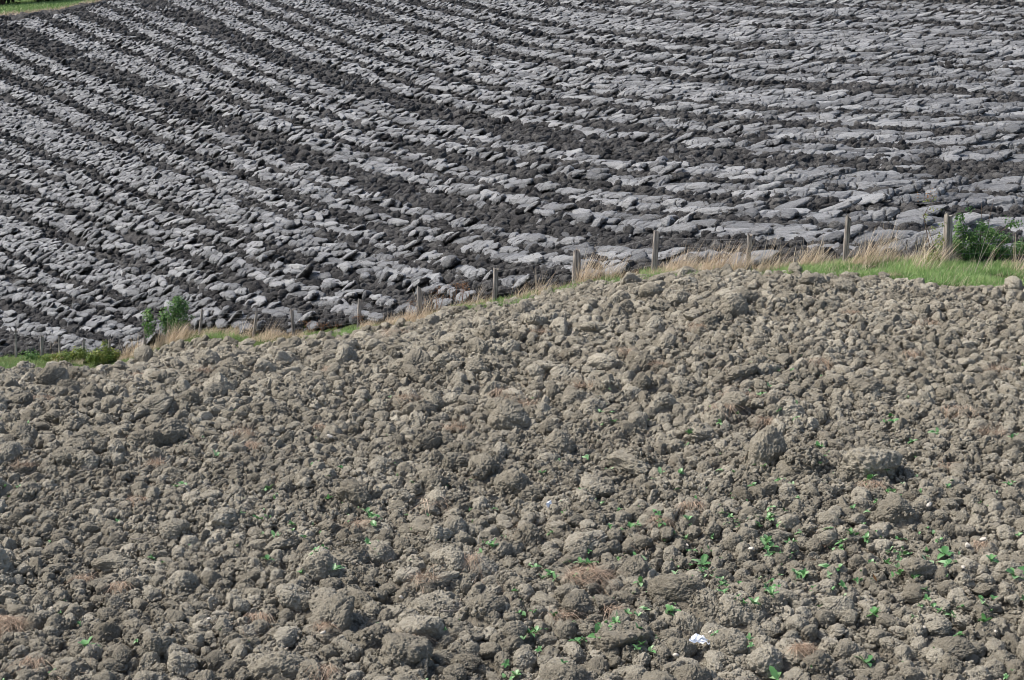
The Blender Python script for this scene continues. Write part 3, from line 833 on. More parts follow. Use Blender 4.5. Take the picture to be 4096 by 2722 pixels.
#PART2
# ------------------------------------------------------------------ strands and leaves
def strands(base, direc, length, width, droop, nseg=3, tone=None, seed=0):
    """thin bent ribbons: base (n,3), initial direction (n,3), droop = how far they bend over"""
    n = len(base); r = np.random.default_rng(seed)
    d = direc / np.linalg.norm(direc, axis=1)[:, None]
    a = r.uniform(0, 2 * np.pi, n); side = np.stack([np.cos(a), np.sin(a) * .5, np.zeros(n)], -1)
    side = side / np.linalg.norm(side, axis=1)[:, None]
    V = []
    for k in range(nseg + 1):
        t = k / nseg
        c = base + d * (length * t)[:, None]
        c = c + np.stack([d[:, 0] * .8, d[:, 1] * .8, -np.ones(n)], -1) * (length * droop * t * t)[:, None]
        wdt = width * (1 - t) ** .6 if k < nseg else width * .02
        V.append(c - side * wdt[:, None] * .5); V.append(c + side * wdt[:, None] * .5)
    V = np.stack(V, 1).reshape(-1, 3); m = 2 * (nseg + 1)
    o = (np.arange(n) * m)[:, None]
    F = np.concatenate([np.stack([o[:, 0] + 2*k, o[:, 0] + 2*k+1, o[:, 0] + 2*k+3, o[:, 0] + 2*k+2], -1) for k in range(nseg)])
    T = np.repeat(tone if tone is not None else r.random(n), m)
    return V, F, T
def leaves(pos, nrm, size, seed=0, aspect=.55, fold=.15):
    """pointed folded leaves, six vertices each"""
    n = len(pos); r = np.random.default_rng(seed)
    a = r.normal(size=(n, 3)); nn = nrm / np.linalg.norm(nrm, axis=1)[:, None]
    u = np.cross(nn, a); u /= np.linalg.norm(u, axis=1)[:, None]; v = np.cross(nn, u)
    s = size[:, None]
    P = [pos, pos + u*s*.45 + v*s*aspect*.5 + nn*s*fold, pos + u*s*.45 - v*s*aspect*.5 + nn*s*fold, pos + u*s, pos + u*s*.5]
    V = np.stack(P, 1).reshape(-1, 3); o = np.arange(n) * 5
    F = np.concatenate([np.stack([o, o+4, o+1], -1), np.stack([o+1, o+4, o+3], -1), np.stack([o, o+2, o+4], -1), np.stack([o+2, o+3, o+4], -1)])
    return V, F, np.repeat(r.random(n), 5)
def tubes(paths, radii, nr=5):
    """paths: list of (k,3) arrays; radii: list of (k,) arrays"""
    VV, FF, c = [], [], 0
    for p, rd in zip(paths, radii):
        p = np.asarray(p, float); k = len(p)
        t = np.gradient(p, axis=0); t /= np.linalg.norm(t, axis=1)[:, None] + 1e-9
        ref = np.array([.3, .9, .2]); a = np.cross(t, ref); a /= np.linalg.norm(a, axis=1)[:, None]; b = np.cross(t, a)
        th = np.linspace(0, 2*np.pi, nr, endpoint=False)
        V = p[:, None] + np.asarray(rd)[:, None, None] * (a[:, None]*np.cos(th)[None, :, None] + b[:, None]*np.sin(th)[None, :, None])
        VV.append(V.reshape(-1, 3)); FF.append(grid_faces(k, nr, True)[:, ::-1] + c); c += k * nr
    return np.vstack(VV), np.vstack(FF)
def local(o_loc, V): return V - np.array(o_loc)[None]

# ------------------------------------------------------------------ fence
def post_mesh(seed, h, w, split=False, lean=(0, 0)):
    r = np.random.default_rng(seed); nr_, nc = 40, 28
    t = np.linspace(0, 1, nr_)[:, None]; th = np.linspace(0, 2*np.pi, nc, endpoint=False)[None]
    e = r.uniform(.55, .9); ct, st = np.cos(th), np.sin(th)
    rx = np.sign(ct)*np.abs(ct)**e; ry = np.sign(st)*np.abs(st)**e
    g = 1 - .14*t + .05*np.sin(t*r.uniform(4, 9) + r.uniform(0, 6))
    groove = vnoise2((th*3.3 + 0*t).ravel() + seed, (t*2.2 + 0*th).ravel(), seed).reshape(nr_, nc)
    groove2 = vnoise2((th*8 + 0*t).ravel(), (t*5 + 0*th).ravel() + seed, seed+3).reshape(nr_, nc)
    g = g + .14*groove + .07*groove2
    g = g - .40*np.exp(-((th - 4.9 - .15*np.sin(t*5))/.16)**2)
    z = -.35 + (h + .35)*t + 0*th
    top = (t > .97) * 1.0
    z = z - top * .05 * (vnoise2((ct*2 + 0*t).ravel()+seed, (st*2 + 0*t).ravel(), seed+5).reshape(nr_, nc) + .6*ct)
    x = w*.5*rx*g + lean[0]*t; y = w*.5*ry*g + lean[1]*t
    P = np.stack([x + 0*t, y + 0*t, z], -1).reshape(-1, 3)
    n = len(P); P = np.vstack([P, P[-nc:].mean(0) - [0, 0, .008]])
    f = grid_faces(nr_, nc, True)[:, ::-1]; a = np.arange(nc) + (nr_-1)*nc; b = np.roll(a, -1)
    f = grid_faces(nr_, nc, True)
    return mesh_np("post", P, [f, np.stack([np.full(nc, n), b, a], -1)], True, [M_WOOD])
fence = empty("wire_fence", to_world(2048, 1200, 36.0))
tag(fence, "old wire fence on leaning weathered wooden posts between the two fields", "fence")
fl = np.array(fence.location)
foot, head = [], []
for i, (px, lp, ty, fy, Y, w) in enumerate(POSTS):
    x = px and (px - 2048.0) / FPX; 
    z0 = None
    for _ in range(3):
        zc = ground(np.array([x * Y * 1.0]), np.array([Y]))[0] if z0 is None else z0
        depth = Y*math.cos(PITCH) - zc*math.sin(PITCH); xw = (px - 2048.0)/FPX*depth
        z0 = ground(np.array([xw]), np.array([Y]))[0]
    zt = Y * float(ray_tan(float(ty)))
    h = zt - z0
    h = max(.75, min(h, 1.55))
    lean = lp / FPX * depth * 1.0
    me = post_mesh(40 + i, h, w, lean=(lean, random.uniform(-.03, .03)))
    o = link("post", me, fence); o.location = np.array([xw, Y, z0]) - fl
    if i in (10, 12, 13):      # split-off stake leaning against the post
        m2 = post_mesh(80 + i, h*(.55 if i == 13 else .93), w*.45, lean=(-.09 if i == 13 else -.02, 0))
        k = link("split_stake", m2, o); k.location = (w*(.95 if i == 13 else .72), -.02, 0)
    foot.append((xw, Y, z0)); head.append((xw + lean, Y, z0 + h)); print("post", i, round(h, 2), round(z0, 2))
foot = np.array(foot); head = np.array(head)
def wire_path(frac, off, sag=.03):
    P = []
    F_ = np.vstack([foot[:1] + (foot[0]-foot[1])*3, foot, foot[-1:] + (foot[-1]-foot[-2])*1.6]); H_ = np.vstack([head[:1] + (foot[0]-foot[1])*3, head, head[-1:] + (head[-1]-head[-2])*1.6])
    for i in range(len(F_) - 1):
        a = F_[i] + (H_[i]-F_[i])*frac; b = F_[i+1] + (H_[i+1]-F_[i+1])*frac
        for t in np.linspace(0, 1, 8, endpoint=False):
            p = a*(1-t) + b*t; p = p + np.array([0, -off, -sag*4*t*(1-t) + .004*math.sin(i*7+t*11)]); P.append(p)
    return np.array(P)
for fr, rad_, nm in ((.88, .0022, "wire"), (.66, .0018, "wire"), (.42, .0018, "wire"), (.2, .0018, "wire")):
    p = wire_path(fr, .05); V, F = tubes([p], [np.full(len(p), rad_)], 5)
    o = link(nm, mesh_np("wire", local(fl, V), F, True, [M_WIRE]), fence)
top_p, low_p = wire_path(.66, .05), wire_path(.08, .05)
paths = []
for i in range(len(top_p) - 1):
    for t in (0, .5):
        a = top_p[i]*(1-t) + top_p[i+1]*t; b = low_p[i]*(1-t) + low_p[i+1]*t; paths.append(np.array([b, (a+b)/2, a]))
V, F = tubes(paths, [np.full(3, .0012)]*len(paths), 4)
link("wire_netting", mesh_np("wire_netting", local(fl, V), F, True, [M_WIRE]), fence)
V, F = [], []
# barbs of the top wire
p = wire_path(.88, .05); paths = []
for i in range(len(p)-1):
    for t in np.arange(0, 1, .34):
        c = p[i]*(1-t) + p[i+1]*t; paths.append(np.array([c + [-.012, 0, -.016], c, c + [.012, 0, .016]]))
V, F = tubes(paths, [np.full(3, .0016)]*len(paths), 4)
link("barbs", mesh_np("barbs", local(fl, V), F, True, [M_WIRE]), fence)

# ------------------------------------------------------------------ verge grass
rg = np.random.default_rng(5)
def strip_points(n, px0, px1, near_off, far_off, seed):
    """points along the fence between px0 and px1, offsets in metres from the fence line; None = from the soil edge"""
    r = np.random.default_rng(seed); px = r.uniform(px0, px1, n)
    fy_ = fence_y(px); a = edge_y(px) - .1 if near_off is None else fy_ + near_off; b = fy_ + far_off
    Y = a + (b - a) * r.random(n)
    z = ground((px-2048)/FPX*Y, Y)
    for _ in range(2):
        depth = Y*math.cos(PITCH) - z*math.sin(PITCH); x = (px-2048)/FPX*depth; z = ground(x, Y)
    return x, Y, z
def turf(segs, hmin, hmax, width, lean, seed):
    B, D, Ln, W_, Dr, T_ = [], [], [], [], [], []
    for j, (n, a, b, no, fo) in enumerate(segs):
        x, y, z = strip_points(n, a, b, no, fo, seed + j)
        patch = fbm2(x*1.3, y*1.3, 3, seed) 
        k = patch > -.55 + rg.normal(0, .25, len(patch)); x, y, z, patch = x[k], y[k], z[k], patch[k]; m = len(x)
        B.append(np.stack([x, y, z - .26*0 - .03], -1)); D.append(np.stack([rg.normal(lean, .35, m), rg.normal(0, .3, m), np.ones(m)], -1))
        Ln.append(rg.uniform(hmin, hmax, m)*(1 + .35*patch)); W_.append(rg.uniform(.7, 1.3, m)*width); Dr.append(rg.uniform(.05, .5, m))
        T_.append(np.clip(.5 + .25*patch + rg.normal(0, .2, m), 0, 1))
    return strands(np.vstack(B), np.vstack(D), np.concatenate(Ln), np.concatenate(W_), np.concatenate(Dr), 3, np.concatenate(T_), seed)
# the ground under the verge, level with the grass roots
X, Y = polar_grid(-.44, .44, 500, 0, 0, 40, lambda t: edge_y(bearing_px(t)) - .8, lambda t: fence_y(bearing_px(t)) + 1.0)
Z = ground(X, Y) - .07 + .05*fbm2(X*2, Y*2, 3, 8)
tag(link("verge", mesh_np("verge", np.stack([X, Y, Z], -1).reshape(-1, 3), grid_faces(*X.shape), True, [M_TURF])), "grassy bank under the fence", "verge", None, "structure")
V, F, T_ = turf([(60000, 3080, 4800, None, .3), (9000, -500, 330, -7, .4), (3500, 1225, 1460, -1.1, -.3), (900, 1480, 1640, -1., 0), (1600, 1960, 2130, -1., 0),
                 (3500, 2200, 2480, -1., -.1), (9000, 2560, 3200, -1.4, .2), (1500, 1750, 1950, -.9, -.3), (900, 820, 1000, -.9, -.4)], .07, .2, .009, .1, 300)
tag(link("green_grass", mesh_np("green_grass", V, F, True, [M_GRASS], None, {"tone": T_})), "short green grass along the foot of the fence", "grass", None, "stuff")
V, F, T_ = turf([(4200, 2560, 3230, -.7, .6), (2200, 3330, 3830, -.3, .6), (2600, 1430, 1710, -.7, .3), (900, 1710, 2130, -.5, .3), (1100, 2150, 2560, -.5, .4), (1600, 470, 800, -.6, .5),
                 (1300, 1000, 1250, -.6, .3), (1600, 4000, 4500, -.6, .5), (2600, 3100, 4800, None, .2), (900, 200, 330, -1, .3), (1300, 800, 1010, -.8, .2), (700, 3080, 3340, -.4, .5)], .10, .30, .007, .35, 330)
tag(link("dry_grass", mesh_np("dry_grass", V, F, True, [M_DRY], None, {"tone": T_})), "bleached tangled dry grass lying under the fence wires", "dry grass", None, "stuff")
# tall dry tussocks
TUS = [(215,1.0,40,.6),(500,-.1,70,.95),(545,-.2,90,1.0),(640,-.4,110,.95),(690,-.5,120,1.05),(730,-.3,60,.8),(985,-.3,35,.8),(1065,-.3,40,.9),(1480,-.3,60,.5),(1560,-.4,80,.6),(1635,-.3,90,.7),
       (1700,-.1,25,1.1),(1900,-.2,20,.8),(2080,-.3,30,.7),(2150,-.3,26,.9),(2322,-.3,90,1.15),(2380,-.2,50,1.0),(2440,-.2,30,.9),(2680,-.2,60,.8),(2740,-.2,60,.95),(2830,-.3,60,.85),(2880,-.2,70,1.0),(2950,-.3,80,.95),
       (3040,-.3,40,1.1),(3110,-.2,36,.9),(3200,-.2,70,.95),(3260,-.2,60,.9),(3420,-.3,50,.8),(3470,-.3,60,1.25),(3540,-.2,50,1.2),(3660,-1.0,34,1.3),(3700,-1.4,26,1.2),(3740,-.2,50,.8),(4070,-.8,24,1.2),(3920,-1.2,10,1.2)]
for j, (px, off, ns, hh) in enumerate(TUS):
    x, y, z = strip_points(1, px, px + 1, off, off + .02, 900 + j); c = (float(x[0]), float(y[0]), float(z[0]) - .04)
    r = np.random.default_rng(700 + j); ns = int(ns*1.3)
    B = np.stack([r.normal(0, .10, ns), r.normal(0, .07, ns), np.zeros(ns)], -1)
    D = np.stack([r.normal(.38, .26, ns), r.normal(0, .2, ns), np.ones(ns)], -1)
    V, F, T_ = strands(B, D, hh*r.uniform(.45, 1.05, ns), r.uniform(.006, .012, ns), r.uniform(.02, .3, ns), 4, r.uniform(.35, 1, ns), 3)
    me = mesh_np("dry_grass_tuft", V, F, True, [M_DRY], None, {"tone": T_}); o = link("dry_grass_tuft", me); o.location = c
    k = int(np.argmin(np.abs(POSTPX - px))); side = "left of" if px < POSTPX[k] else "right of"
    tag(o, "%s straw-coloured grass tuft %s the %s" % ("tall dense" if ns > 80 else "tall thin" if hh > .95 else "low sparse", side, post_name(k)), "grass tuft", "dry grass tufts along the fence")

# ------------------------------------------------------------------ shrubs along the fence
def shrub(name, label, cat, px, off, blobs, nleaf, lsize, m_leaf, stems, seed, m_extra=None):
    """blobs: ellipsoids (dx, dy, z, rx, ry, rz) in metres from the foot"""
    x, y, z = strip_points(1, px, px + .5, off, off + .01, seed); c = (float(x[0]), float(y[0]), float(z[0]))
    root = empty(name, c); tag(root, label, cat)
    r = np.random.default_rng(seed); vol = np.array([b[3]*b[4]*b[5] for b in blobs]); which = r.choice(len(blobs), nleaf, p=vol/vol.sum())
    bb = np.array(blobs)[which]; d = r.normal(size=(nleaf, 3)); d /= np.linalg.norm(d, axis=1)[:, None]
    rad = r.random(nleaf)**.45
    p = bb[:, :3] + d*rad[:, None]*bb[:, 3:]*(1 + .35*vnoise3(bb[:, :3]*3 + d*2.3, seed))[:, None]
    hole = vnoise3(p*5.5 + seed, seed + 2) > -.38
    p, d = p[hole & (p[:, 2] > .0)], d[hole & (p[:, 2] > .0)]; m = len(p)
    nr = d + r.normal(0, .6, (m, 3)) + [0, -.1, .5]
    V, F, T_ = leaves(p, nr, r.uniform(.6, 1.4, m)*lsize, seed)
    T_ = np.clip(T_*.6 + .25 + .35*np.repeat(vnoise3(p*4, seed+5), 5), 0, 1)
    link("foliage", mesh_np("foliage", V, F, True, [m_leaf], None, {"tone": T_}), root)
    if stems:
        V, F = tubes([np.array(s_[0]) for s_ in stems], [np.array(s_[1]) for s_ in stems], 6)
        link("stems", mesh_np("stems", V, F, True, [M_STEM], None, {"tone": r.random(len(V))}), root)
    return root, c
def arc(a, b, sag=.1, k=7, r0=.012, r1=.004):
    a, b = np.array(a, float), np.array(b, float); t = np.linspace(0, 1, k)[:, None]
    return (a*(1-t) + b*t + np.array([0, 0, 1.0])*sag*4*t*(1-t), np.linspace(r0, r1, k))
shrub("bramble_bush", "dense dark green bush behind the thick rightmost post", "bush", 3900, .35,
      [(dx, dy, h_, a_, a_, a_*.8) for dx, dy, h_, a_ in [(-.42,0,.95,.16),(-.35,0,.7,.2),(-.4,.05,.4,.24),(-.1,0,.5,.26),(-.1,.1,.2,.3),(.1,0,.78,.16),(.3,0,.62,.2),(.3,.05,.3,.3),(.62,0,.95,.13),(.75,0,.86,.17),(.92,.05,.8,.12),(.6,0,.5,.2),(.65,.1,.22,.28),
       (.95,0,.3,.22),(1.2,0,.2,.22),(1.35,.1,.32,.12),(1.5,0,.12,.2),(-.75,0,.3,.16),(-.7,-.1,.12,.2),(-.2,0,1.15,.09),(1.8,0,.1,.18)]], 8500, .055, M_LEAF,
      [arc((0,0,0),(-.4,0,1.0)), arc((0,0,0),(.9,.1,.85),.15), arc((.1,0,0),(.1,.1,1.3),0), arc((.1,0,0),(.35,.1,1.35),-.03)], 61)
root, c = shrub("briar_shrub", "thin arching briar with orange tinged leaves left of the thick rightmost post", "shrub", 3735, -.35,
      [(-.17,0,1.42,.17,.1,.09),(-.02,0,1.2,.16,.1,.08),(-.22,0,.98,.09,.1,.12),(-.08,0,.78,.08,.08,.06),(.12,0,.86,.12,.08,.06),(-.05,0,.2,.3,.2,.22),(.1,0,.5,.15,.12,.2)], 900, .045, M_YLEAF,
      [arc((0,0,0),(-.28,0,1.05),-.02,8,.013,.006), arc((-.28,0,1.05),(-.05,0,1.5),.0,6,.006,.003), arc((.15,0,0),(-.2,0,.85),0,8,.012,.006), arc((-.28,0,1.05),(.05,0,1.22),0,5,.005,.002)], 62)
r = np.random.default_rng(3); m = 70; p = np.stack([r.normal(-.16, .11, m), r.normal(0, .05, m), r.normal(1.46, .07, m)], -1)
V, F, T_ = leaves(p, r.normal(size=(m, 3)) + [0, 0, 1], r.uniform(.02, .05, m), 4)
link("orange_leaves", mesh_np("orange_leaves", V, F, True, [M_RUST], None, {"tone": T_}), root)
shrub("bramble_bush", "bright green leafy bush climbing behind the leaning post at left", "bush", 705, .3,
      [(0,0,.5,.4,.35,.45),(.12,0,1.0,.33,.3,.3),(-.35,0,.55,.2,.2,.4),(.45,0,.4,.35,.3,.3),(-.9,0,.5,.22,.2,.5),(.15,0,1.25,.2,.15,.12)], 5200, .075, M_LEAF,
      [arc((0,0,0),(.15,0,1.3),0), arc((0,0,0),(-.4,0,.9),.05), arc((.1,0,0),(.7,0,.5),.15)], 63)
shrub("bramble_patch", "low yellow-green bramble patch between the third and fifth posts from left", "bush", 300, -.4,
      [(-.3,0,.15,.5,.3,.22),(.2,0,.25,.35,.3,.32),(.55,0,.15,.4,.3,.2),(-.9,0,.1,.35,.25,.16)], 2600, .075, M_YLEAF, [arc((0,0,0),(.3,0,.5),.1)], 64)
shrub("bramble_patch", "taller yellow-green bramble patch in front of the fifth post from left", "bush", 415, -.5,
      [(0,0,.25,.45,.3,.3),(.05,0,.62,.13,.15,.22),(-.3,0,.15,.3,.3,.2),(.42,0,.25,.25,.2,.22)], 2400, .075, M_YLEAF, [arc((0,0,0),(.05,0,.9),0)], 65)
shrub("bramble_patch", "small dark green nettle clump beside the second post from left", "bush", 120, -.8, [(0,0,.12,.4,.3,.2)], 700, .07, M_LEAF, [arc((0,0,0),(.1,0,.3),0)], 66)
for j, (px, off, h) in enumerate([(1240,-.2,.35),(1285,-.1,.22),(1330,-.2,.2),(1450,.1,.3),(1655,.0,.4),(1745,.3,.55),(1765,.3,.3),(1815,.5,.5),(1848,.4,.5),(1880,.3,.35)]):
    x, y, z = strip_points(1, px, px+.5, off, off+.01, 1200+j); c = (float(x[0]), float(y[0]), float(z[0])); root = empty("dock_plant", c)
    k = int(np.argmin(np.abs(POSTPX - px)))
    tag(root, "rust-brown seeding dock plant, %s, %s the %s" % ("tall" if h > .45 else "middling" if h > .27 else "low", "left of" if px < POSTPX[k] else "right of", post_name(k)), "dock plant", "rusty dock plants along the fence")
    r = np.random.default_rng(1300+j); m = 80
    st_ = [arc((r.normal(0,.05),0,0),(r.normal(0,.12),r.normal(0,.05),h*r.uniform(.8,1.1)),0,5,.006,.003) for _ in range(5)]
    tips = np.array([s_[0][-1] for s_ in st_])[r.integers(0,5,m)]
    p = tips + r.normal(0,1,(m,3))*[.07,.05,.035]
    V, F, T_ = leaves(p, r.normal(size=(m,3)), r.uniform(.015,.035,m), j)
    link("seed_heads", mesh_np("seed_heads", V, F, True, [M_RUST], None, {"tone": T_}), root)
    V, F = tubes([a[0] for a in st_], [a[1] for a in st_], 5)
    link("stems", mesh_np("stems", V, F, True, [M_RUST], None, {"tone": r.random(len(V))*.4}), root)

# ------------------------------------------------------------------ verge and hedge behind the far field
r = np.random.default_rng(44)
X, Y = polar_grid(-.5, -.12, 120, 0, 0, 60, lambda t: far_end_y(bearing_px(t)) - .6, lambda t: far_end_y(bearing_px(t))*0 + 230)
Z = ground(X, Y) - .05 + .04*fbm2(X*.6, Y*.6, 2, 3)
tag(link("meadow", mesh_np("meadow", np.stack([X, Y, Z], -1).reshape(-1, 3), grid_faces(*X.shape), True, [M_TURF])), "green meadow strip beyond the far end of the ploughed field", "meadow", None, "structure")
n = 60000; t = r.uniform(-.42, -.17, n); px = bearing_px(t); e0 = far_end_y(px); y = e0 + r.random(n)**1.3*40; x = t*y; z = ground(x, y)
V, F, T_ = strands(np.stack([x, y, z - .05], -1), np.stack([r.normal(0, .3, n), r.normal(0, .3, n), np.ones(n)], -1), r.uniform(.12, .4, n), r.uniform(.03, .06, n), r.uniform(.1, .5, n), 2, None, 5)
tag(link("meadow_grass", mesh_np("meadow_grass", V, F, True, [M_GRASS], None, {"tone": T_})), "green grass beyond the far corner of the ploughed field", "grass", None, "stuff")
n = 5000; t = r.uniform(-.42, -.14, n); px = bearing_px(t); y = far_end_y(px) + r.normal(0, .5, n); x = t*y; z = ground(x, y)
V, F, T_ = strands(np.stack([x, y, z - .05], -1), np.stack([r.normal(.1, .4, n), r.normal(0, .3, n), np.ones(n)], -1), r.uniform(.15, .55, n), r.uniform(.02, .05, n), r.uniform(.1, .5, n), 3, None, 6)
tag(link("field_edge_grass", mesh_np("field_edge_grass", V, F, True, [M_DRY], None, {"tone": T_})), "pale dry grass line along the far edge of the ploughed field", "dry grass", None, "stuff")
for j, (px, Y0, hh, ww) in enumerate([(-260, 147, 8, 5.5), (10, 146, 9, 4.5), (190, 148, 7.5, 4.0), (340, 155, 8, 4.2), (-620, 146, 8, 6)]):
    x, y, z = to_world(px, 30, Y0); z = float(ground(np.array([x]), np.array([y]))[0]); root = empty("hedge_tree", (x, y, z))
    tag(root, ["dark leafy tree at the far left edge beyond the field", "dark tree filling the top left corner", "second dark tree from the top left corner", "smaller dark tree ending the row at top left", "dark tree beyond the left edge of the view"][j], "tree", "dark trees beyond the far field")
    n = 5000; d = r.normal(size=(n, 3)); d /= np.linalg.norm(d, axis=1)[:, None]; q = r.random(n)**.4
    p = d*q[:, None]*np.array([ww, ww*.8, hh*.5])*(1 + .3*vnoise3(d*2.5 + j*9, 3))[:, None] + [0, 0, hh*.5]
    p[:, 2] = np.abs(p[:, 2]); p = p[vnoise3(p*.9 + j, 4) > -.5]; m = len(p)
    V, F, T_ = leaves(p, r.normal(size=(m, 3)) + [0, 0, .5], r.uniform(.25, .6, m), j, .7)
    link("crown", mesh_np("crown", V, F, True, [M_HEDGE], None, {"tone": T_}), root)
    V, F = tubes([np.array([(0,0,-.3),(.1,0,1.5),(0,.1,hh*.6)]), np.array([(.1,0,1.2),(1.2,.2,hh*.55)]), np.array([(.1,0,1.4),(-1.3,-.2,hh*.6)])], [np.array([.28,.2,.08]), np.array([.12,.05]), np.array([.12,.05])], 8)
    link("trunk", mesh_np("trunk", V, F, True, [M_STEM], None, {"tone": r.random(len(V))}), root)

# ------------------------------------------------------------------ straw and roots on the near field
def near_at(px, py, lift=.08):
    x, y, z, ok = hit(px, py + 10); return float(x[0]), float(y[0]), float(z[0]) + lift
def near_rest(px, py, up):
    x, y, z, ok = hit(px, py + 8)
    for _ in range(3):      # the clods stand above the smooth ground: step back up the ray
        zt = float(relief_at(x, y)[0]); Yn = float(y[0]); dz = zt - float(to_world(px, py, Yn)[2]); Yn = Yn + dz / (ray_tan(py) - .0) * .9
        Yn = max(9.6, min(Yn, 45)); x_, y_, z_ = to_world(px, py, Yn); x, y = np.array([x_]), np.array([y_])
    a = float(relief_at(x, y)[0]); return float(x[0]), float(y[0]), a + up
def straw_mesh(seed, size, kind):
    r = np.random.default_rng(seed); n = {"mat": 130, "heap": 380, "tuft": 110, "roots": 90, "long": 14}[kind]
    a = r.uniform(0, 2*np.pi, n); q = r.random(n)**.6*size*.5
    B = np.stack([np.cos(a)*q, np.sin(a)*q*.6, .25*size*(1 - (q/size*2)**2)*(.8 if kind == "heap" else .2) + r.normal(0, .012, n)], -1)
    if kind in ("mat", "heap"): D = np.stack([r.normal(.5, 1, n), r.normal(-.2, .7, n), r.normal(.15, .45, n)], -1); L_ = r.uniform(.2, .65, n)*size; dr = r.uniform(.1, .8, n)
    elif kind == "tuft": D = np.stack([r.normal(0, .6, n), r.normal(0, .4, n), np.abs(r.normal(.6, .4, n))], -1); L_ = r.uniform(.3, .8, n)*size; dr = r.uniform(.1, .7, n)
    elif kind == "roots": D = np.stack([r.normal(0, .5, n), r.normal(-.6, .3, n), r.normal(-.2, .5, n)], -1); L_ = r.uniform(.3, .9, n)*size; dr = r.uniform(.4, 1.0, n)
    else: D = np.stack([r.normal(.1, .35, n), r.normal(-.5, .2, n), r.normal(.3, .15, n)], -1); L_ = r.uniform(.7, 1.1, n)*size; dr = r.uniform(.6, 1.1, n)
    V, F, T_ = strands(B, D, L_, r.uniform(.003, .006, n)*(1.6 if kind == "long" else 1), dr, 4, r.uniform(0, 1, n)**(1.0 if kind != "long" else .3), seed)
    return mesh_np("straw", V, F, True, [M_STRAW], None, {"tone": T_})
STRAW = [
 (1640,2555,.34,"mat","matted straw mane draped over the largest clod at bottom centre"),(2345,2330,.50,"heap","largest brown heap of matted straw lying on the soil, lower centre"),
 (2340,1560,.32,"tuft","orange-brown grass tuft topping an upright soil stump"),(2085,1640,.40,"tuft","dry orange grass sprouting on top of a cracked boulder of soil"),
 (2020,1575,.34,"roots","dark hollow fringed with dead roots in the upper middle"),(1620,1605,.34,"mat","pinkish tangle of straw left of the root-fringed hollow"),
 (1820,1735,.36,"tuft","pale spiky straw tuft below the pinkish tangle"),(980,1755,.42,"tuft","tan straw tuft on a broad clod, upper left"),(1010,1790,.3,"roots","brown roots hanging under the tan straw tuft, upper left"),
 (2950,1600,.5,"mat","wide mat of brown straw near top right of the soil"),(2885,1690,.32,"roots","bunch of hanging tan roots below the wide straw mat"),(3062,1715,.3,"roots","curled reddish straw right of the hanging tan roots"),
 (3275,1475,.3,"roots","fist-sized ball of dead roots, upper right"),(3700,1300,.34,"roots","fan of pale roots spread on a clod, upper right"),(3640,1425,.24,"roots","small brown root ball between two clods, upper right"),
 (3840,1650,.46,"roots","long clod bearded with dark roots at right"),(3960,1755,.42,"tuft","spiky pale straw tuft near the right edge"),(3485,1925,.34,"roots","plait of straw hanging beside bright green weeds at right"),
 (3790,1880,.34,"mat","loose pale straw strands on a clod by the right edge"),(165,1600,.36,"roots","comb of pale roots hanging over a clod, far left"),(50,1480,.5,"mat","pinkish straw mat on the crest at the far left"),
 (85,1490,.4,"mat","second pinkish straw mat on the crest beside the far left one"),(345,1465,.36,"mat","straw covered mound on the crest below the left brambles"),(560,1510,.26,"mat","brown straw tangle left of centre just below the crest"),
 (820,1500,.26,"tuft","small tan straw tuft below the crest, left"),(1330,1480,.3,"roots","thin brown roots on a clod, left of centre near the crest"),(1575,1345,.5,"mat","pale straw lying flat on the crest left of centre"),
 (1720,2020,.40,"long","long pale dead stalks drooping over a clod, middle"),(3065,1110,.34,"roots","wig of dead roots on the peaked clods at the field edge"),(3560,1110,.4,"mat","straw lying across clods beside the green grass at right"),
 (20,2520,.42,"heap","brown straw pile cut by the left edge, low"),(480,2355,.24,"roots","dark brown straw strip wedged between two clods, lower left"),(330,2330,.24,"mat","reddish fuzz of fine straw between clods, lower left"),
 (550,2010,.26,"roots","curly root tangle at left, beside the left twig"),(2770,2030,.30,"roots","dark root tangle on a broad clod, lower right of centre"),(2640,2090,.26,"roots","small dark hanging roots left of the broad root-topped clod"),
 (2240,2480,.3,"mat","reddish straw smear on a mound, lower centre"),(2460,2460,.26,"mat","thin brown straw strip right of the reddish smear"),(1290,2500,.22,"mat","small brown straw patch on a clod, lower left of centre"),
 (1880,2250,.30,"roots","dead roots trailing off the pale flat-topped block"),(1700,2330,.3,"tuft","fine reddish grass tuft below the pale flat-topped block"),(1450,2110,.26,"mat","faint pink straw patch above a leafy star-shaped weed"),
 (3210,2620,.22,"heap","pale brown crumbly straw lump under the flat-topped clod at lower right"),(1030,2480,.26,"roots","reddish roots between two round clods, lower left"),(130,2660,.28,"roots","dark root fringe on a clod at bottom left"),
 (1290,2690,.26,"roots","brown roots hanging in a black gap at the bottom edge"),(620,1880,.3,"tuft","orange straw tuft standing beside a domed clod, left"),(90,1900,.3,"tuft","pinkish straw tuft at far left, mid height"),
 (2500,1420,.26,"mat","tan straw wisp near the crest, centre"),(2620,1480,.26,"mat","pinkish straw wisp right of centre near the crest"),(3400,1260,.26,"mat","brown straw wisp near the field edge at right"),(2790,1300,.26,"mat","reddish straw wisp below the crest, right of centre"),
 (3920,2190,.2,"roots","small curled root tangle by the right edge, lower"),(2160,1340,.3,"mat","straw strands scattered over clods at the crest, centre"),(1280,1720,.22,"mat","reddish straw smear, left of centre"),(3990,1500,.3,"tuft","spiky straw tuft by the right edge near the crest")]
for j, (px, py, sz, kind, lab) in enumerate(STRAW):
    o = link("straw_tuft", straw_mesh(1500+j, sz*(1.0 if py > 1700 else 1.25), kind)); o.location = near_rest(px, py, .06)
    tag(o, lab, "straw tuft", "straw and roots on the near field")
